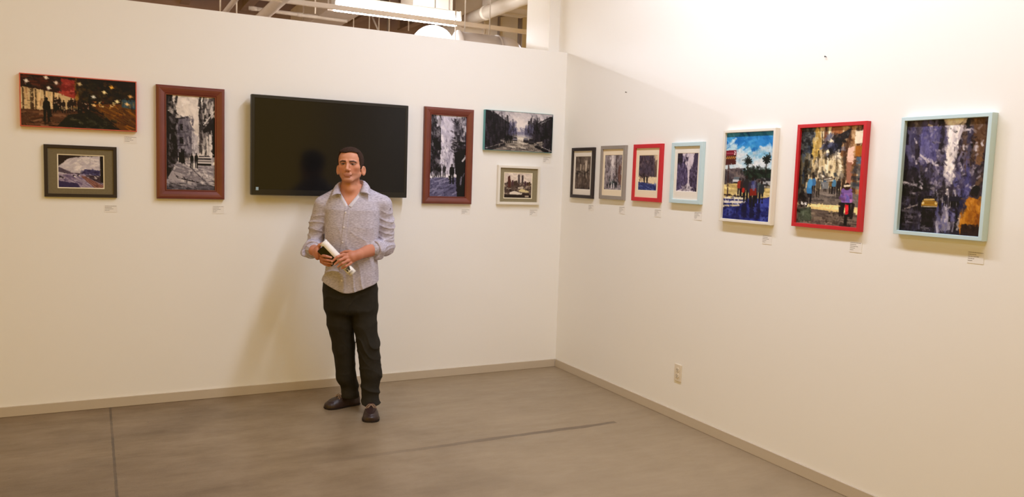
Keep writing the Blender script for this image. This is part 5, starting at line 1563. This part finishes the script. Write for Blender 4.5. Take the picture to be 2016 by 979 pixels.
def shoe(heel, toe, lateral, bow):
    heel = np.array(heel, float); toe = np.array(toe, float)
    u = toe - heel; Lg = np.linalg.norm(u); u /= Lg
    v = np.array([-u[1], u[0]])
    def to(P):                                   # person space -> shoe space (along, across, up)
        q = P[:, :2] - heel
        return np.stack([q @ u, q @ v, P[:, 2]], 1).astype(np.float32)
    def W(p):
        p = np.asarray(p, float)
        return Vector((heel[0] + u[0] * p[0] + v[0] * p[1], heel[1] + u[1] * p[0] + v[1] * p[1], p[2]))
    us = np.array([0, .02, .06, .11, .16, .20, .235, .262, .280, .2875, .29]) * Lg / .29
    ws = np.array([.012, .031, .0375, .039, .046, .0525, .0535, .048, .036, .022, .004])
    hs = np.array([.055, .072, .080, .082, .078, .067, .056, .047, .039, .033, .026])
    def d_up(P):
        q = to(P)
        w_ = np.interp(q[:, 0], us, ws); h_ = np.interp(q[:, 0], us, hs)
        e = ((np.abs(q[:, 1]) / w_) ** 2.6 + (np.clip(q[:, 2], 0, 1) / h_) ** 2.6) ** (1 / 2.6)
        d = (e - 1) * np.minimum(w_, h_) * .75
        d = np.maximum(d, np.maximum(-q[:, 0] + .002, q[:, 0] - Lg))
        # raised moccasin seam around the toe
        cu = Lg * .64; ring = np.sqrt(((q[:, 0] - cu) / (Lg * .27)) ** 2 + (q[:, 1] / .034) ** 2) - 1
        d = d - .0026 * np.exp(-(ring / .09) ** 2) * (q[:, 0] > cu - .02) * (q[:, 2] > .03)
        op = ell(q, (Lg * .22, 0, .105), (Lg * .18, .028, .040))
        d = smax(d, -op, .006)
        return smax(d, .008 - q[:, 2], .002)
    cs = [W((a, b, 0)) for a in (0, Lg) for b in (-.055, .055)]
    x0, x1 = min(c.x for c in cs), max(c.x for c in cs); y0, y1 = min(c.y for c in cs), max(c.y for c in cs)
    V, F = surface(d_up, axis(x0 - .01, x1 + .01, [.0026]), axis(y0 - .01, y1 + .01, [.0026]), axis(-.01, .11, [.0026]), 1)
    so = from_np('shoe', V, F, M_leather, MAN)
    bm = bmesh.new()                              # sole
    ring = [(a, w_ + .003) for a, w_ in zip(us, ws)] 
    outl = [W((a + (.003 if i == len(ring) - 1 else 0), w_, 0)) for i, (a, w_) in enumerate(ring)] + [W((a, -w_, 0)) for a, w_ in ring[::-1]]
    lo = [bm.verts.new(p) for p in outl]; hi = [bm.verts.new(p + Vector((0, 0, .011))) for p in outl]
    n = len(lo)
    for k in range(n): bm.faces.new((lo[k], lo[(k + 1) % n], hi[(k + 1) % n], hi[k]))
    bm.faces.new(lo[::-1]); bm.faces.new(hi)
    from_bm('sole', bm, M_sole, so)
    bm = bmesh.new()                              # collar lining
    pts = [W((Lg * .23 + Lg * .19 * math.cos(t), .030 * math.sin(t), .074 - .012 * math.cos(t))) for t in [2 * math.pi * k / 28 for k in range(29)]]
    tube(bm, pts, .0042, 8, False)
    from_bm('shoe_lining', bm, M_lining, so, True)
    bm = bmesh.new()                              # lace: cross bar, bow loops and ends
    lx = Lg * .575
    zt = .078
    tube(bm, [W((lx, -.036, .058)), W((lx + .002, -.02, zt - .002)), W((lx + .004, 0, zt + .004)), W((lx + .002, .02, zt - .002)), W((lx, .036, .058))], .0021, 6)
    tube(bm, [W((lx - .018, -.028, .068)), W((lx - .014, 0, zt + .006)), W((lx - .018, .028, .068))], .0021, 6)
    for s in (-1, 1):
        tube(bm, spline([W((lx + .004, 0, zt + .004)), W((lx + .004, s * .014, zt + .010)), W((lx + .012, s * .030, zt - .004)), W((lx + .020, s * .034, zt - .016)), W((lx + .016, s * .018, zt - .004)), W((lx + .004, 0, zt + .005))], 18), .0021, 6)
        tube(bm, spline([W((lx + .004, 0, zt + .005)), W((lx + .018, s * .012, zt - .003)), W((lx + .026, s * .026, zt - .020)), W((lx + .022, s * .040, zt - .034))], 10), .0019, 6)
    from_bm('lace', bm, M_lace, so, True)
    return so
shoe((-.012, .178), (-.244, .066), 1, 1)
shoe((.064, .030), (.061, -.262), 1, 1)

# ---- what he holds
M_paper = mat('rolled_paper', srgb(236, 232, 226), 0.6, 0.3, var=(30, 0.03))
M_print = mat('black_print', srgb(30, 28, 28), 0.6, 0.2)
M_phone = mat('black_phone_glass', srgb(14, 14, 15), 0.25, 0.25)
A_, B_ = Vector((-.256, -.200, 1.160)), Vector((-.066, -.224, .963))
ax_t = (B_ - A_).normalized()
L_t = (B_ - A_).length
nx_ = ax_t.cross(Vector((0, 1, 0))).normalized(); ny_ = nx_.cross(ax_t)
if ny_.y > 0: nx_, ny_ = -nx_, -ny_
def tube_pt(s, ang, r):
    """ang 0 faces the camera"""
    return A_ + ax_t * s + (ny_ * math.cos(ang) + nx_ * math.sin(ang)) * r
RT = .0265
Mw = Matrix.Translation((-1.915, -.67, 0)) @ Matrix.Rotation(math.radians(-16.8), 4, 'Z')
roll = empty('paper_roll')
roll.matrix_world = Mw
tag(roll, 'rolled white paper tube with black print near its lower end, held across the body', 'paper roll')
bm = bmesh.new()
n = 130
rows = []
for s in [L_t * k / 10 for k in range(11)]:
    rows.append([bm.verts.new(tube_pt(s, .8 + 2 * math.pi * 2.6 * k / n, RT - .0045 * (1 - k / n))) for k in range(n + 1)])
for Ar, Br in zip(rows, rows[1:]):
    for k in range(n): bm.faces.new((Ar[k], Ar[k + 1], Br[k + 1], Br[k]))
po = from_bm('paper_sheet', bm, M_paper, roll, True)
sm = po.modifiers.new('thick', 'SOLIDIFY'); sm.thickness = .0006; sm.offset = 0
# printed letters V I P wrapped on the tube, reading along its axis direction across
bm = bmesh.new()
def mark(s0, a0, s1, a1, wd):
    """one letter stroke on the tube from (s0, a0) to (s1, a1); s along the tube, a around it in radians"""
    d = Vector(((s1 - s0), (a1 - a0) * RT)); ln = d.length; pn = Vector((-d.y, d.x)) / ln * wd / 2
    m_ = 6
    prev = None
    for i in range(m_ + 1):
        t = i / m_
        s = s0 + (s1 - s0) * t; a = a0 + (a1 - a0) * t
        q = (bm.verts.new(tube_pt(s + pn.x, a + pn.y / RT, RT + .0012)), bm.verts.new(tube_pt(s - pn.x, a - pn.y / RT, RT + .0012)))
        if prev: bm.faces.new((prev[0], prev[1], q[1], q[0]))
        prev = q
sgn = 1 if nx_.x > 0 else -1
s_top, s_bot = L_t * .800, L_t * .885
g = lambda a: sgn * a
mark(s_top, g(-.62), s_bot, g(-.42), .0042); mark(s_top, g(-.16), s_bot, g(-.38), .0042)      # V
mark(s_top, g(.06), s_bot, g(.06), .0046)                                                     # I
mark(s_top, g(.28), s_bot, g(.28), .0046)                                                     # P
mark(s_top + .001, g(.28), s_top + .001, g(.52), .0038); mark(s_top + .001, g(.54), s_top + .011, g(.54), .0040); mark(s_top + .012, g(.28), s_top + .012, g(.52), .0038)
from_bm('printed_letters', bm, M_print, po)
bm = bmesh.new()
for s in (.925, .945):
    mark(L_t * s, g(-.7), L_t * s, g(.6), .0022)
from_bm('printed_lines', bm, mat('grey_print', srgb(150, 142, 132), 0.7, 0.2), po)

ph = empty('mobile_phone')
ph.matrix_world = Mw
tag(ph, 'black mobile phone held under the paper roll', 'phone')
bm = bmesh.new()
box(bm, -.066, .066, -.0045, .0045, -.034, .034, .004)
pc = Vector((-.220, -.224, 1.080))
zz = ny_.cross(ax_t)
mm = Matrix((ax_t, -ny_, ax_t.cross(-ny_))).transposed().to_4x4()
mm.translation = pc
bm.transform(mm)
from_bm('phone_body', bm, M_phone, ph)
bm = bmesh.new()
box(bm, -.063, .063, -.0053, -.0046, -.031, .031)
bm.transform(mm)
from_bm('phone_screen', bm, mat('phone_screen', srgb(11, 11, 12), 0.14, 0.25), ph)
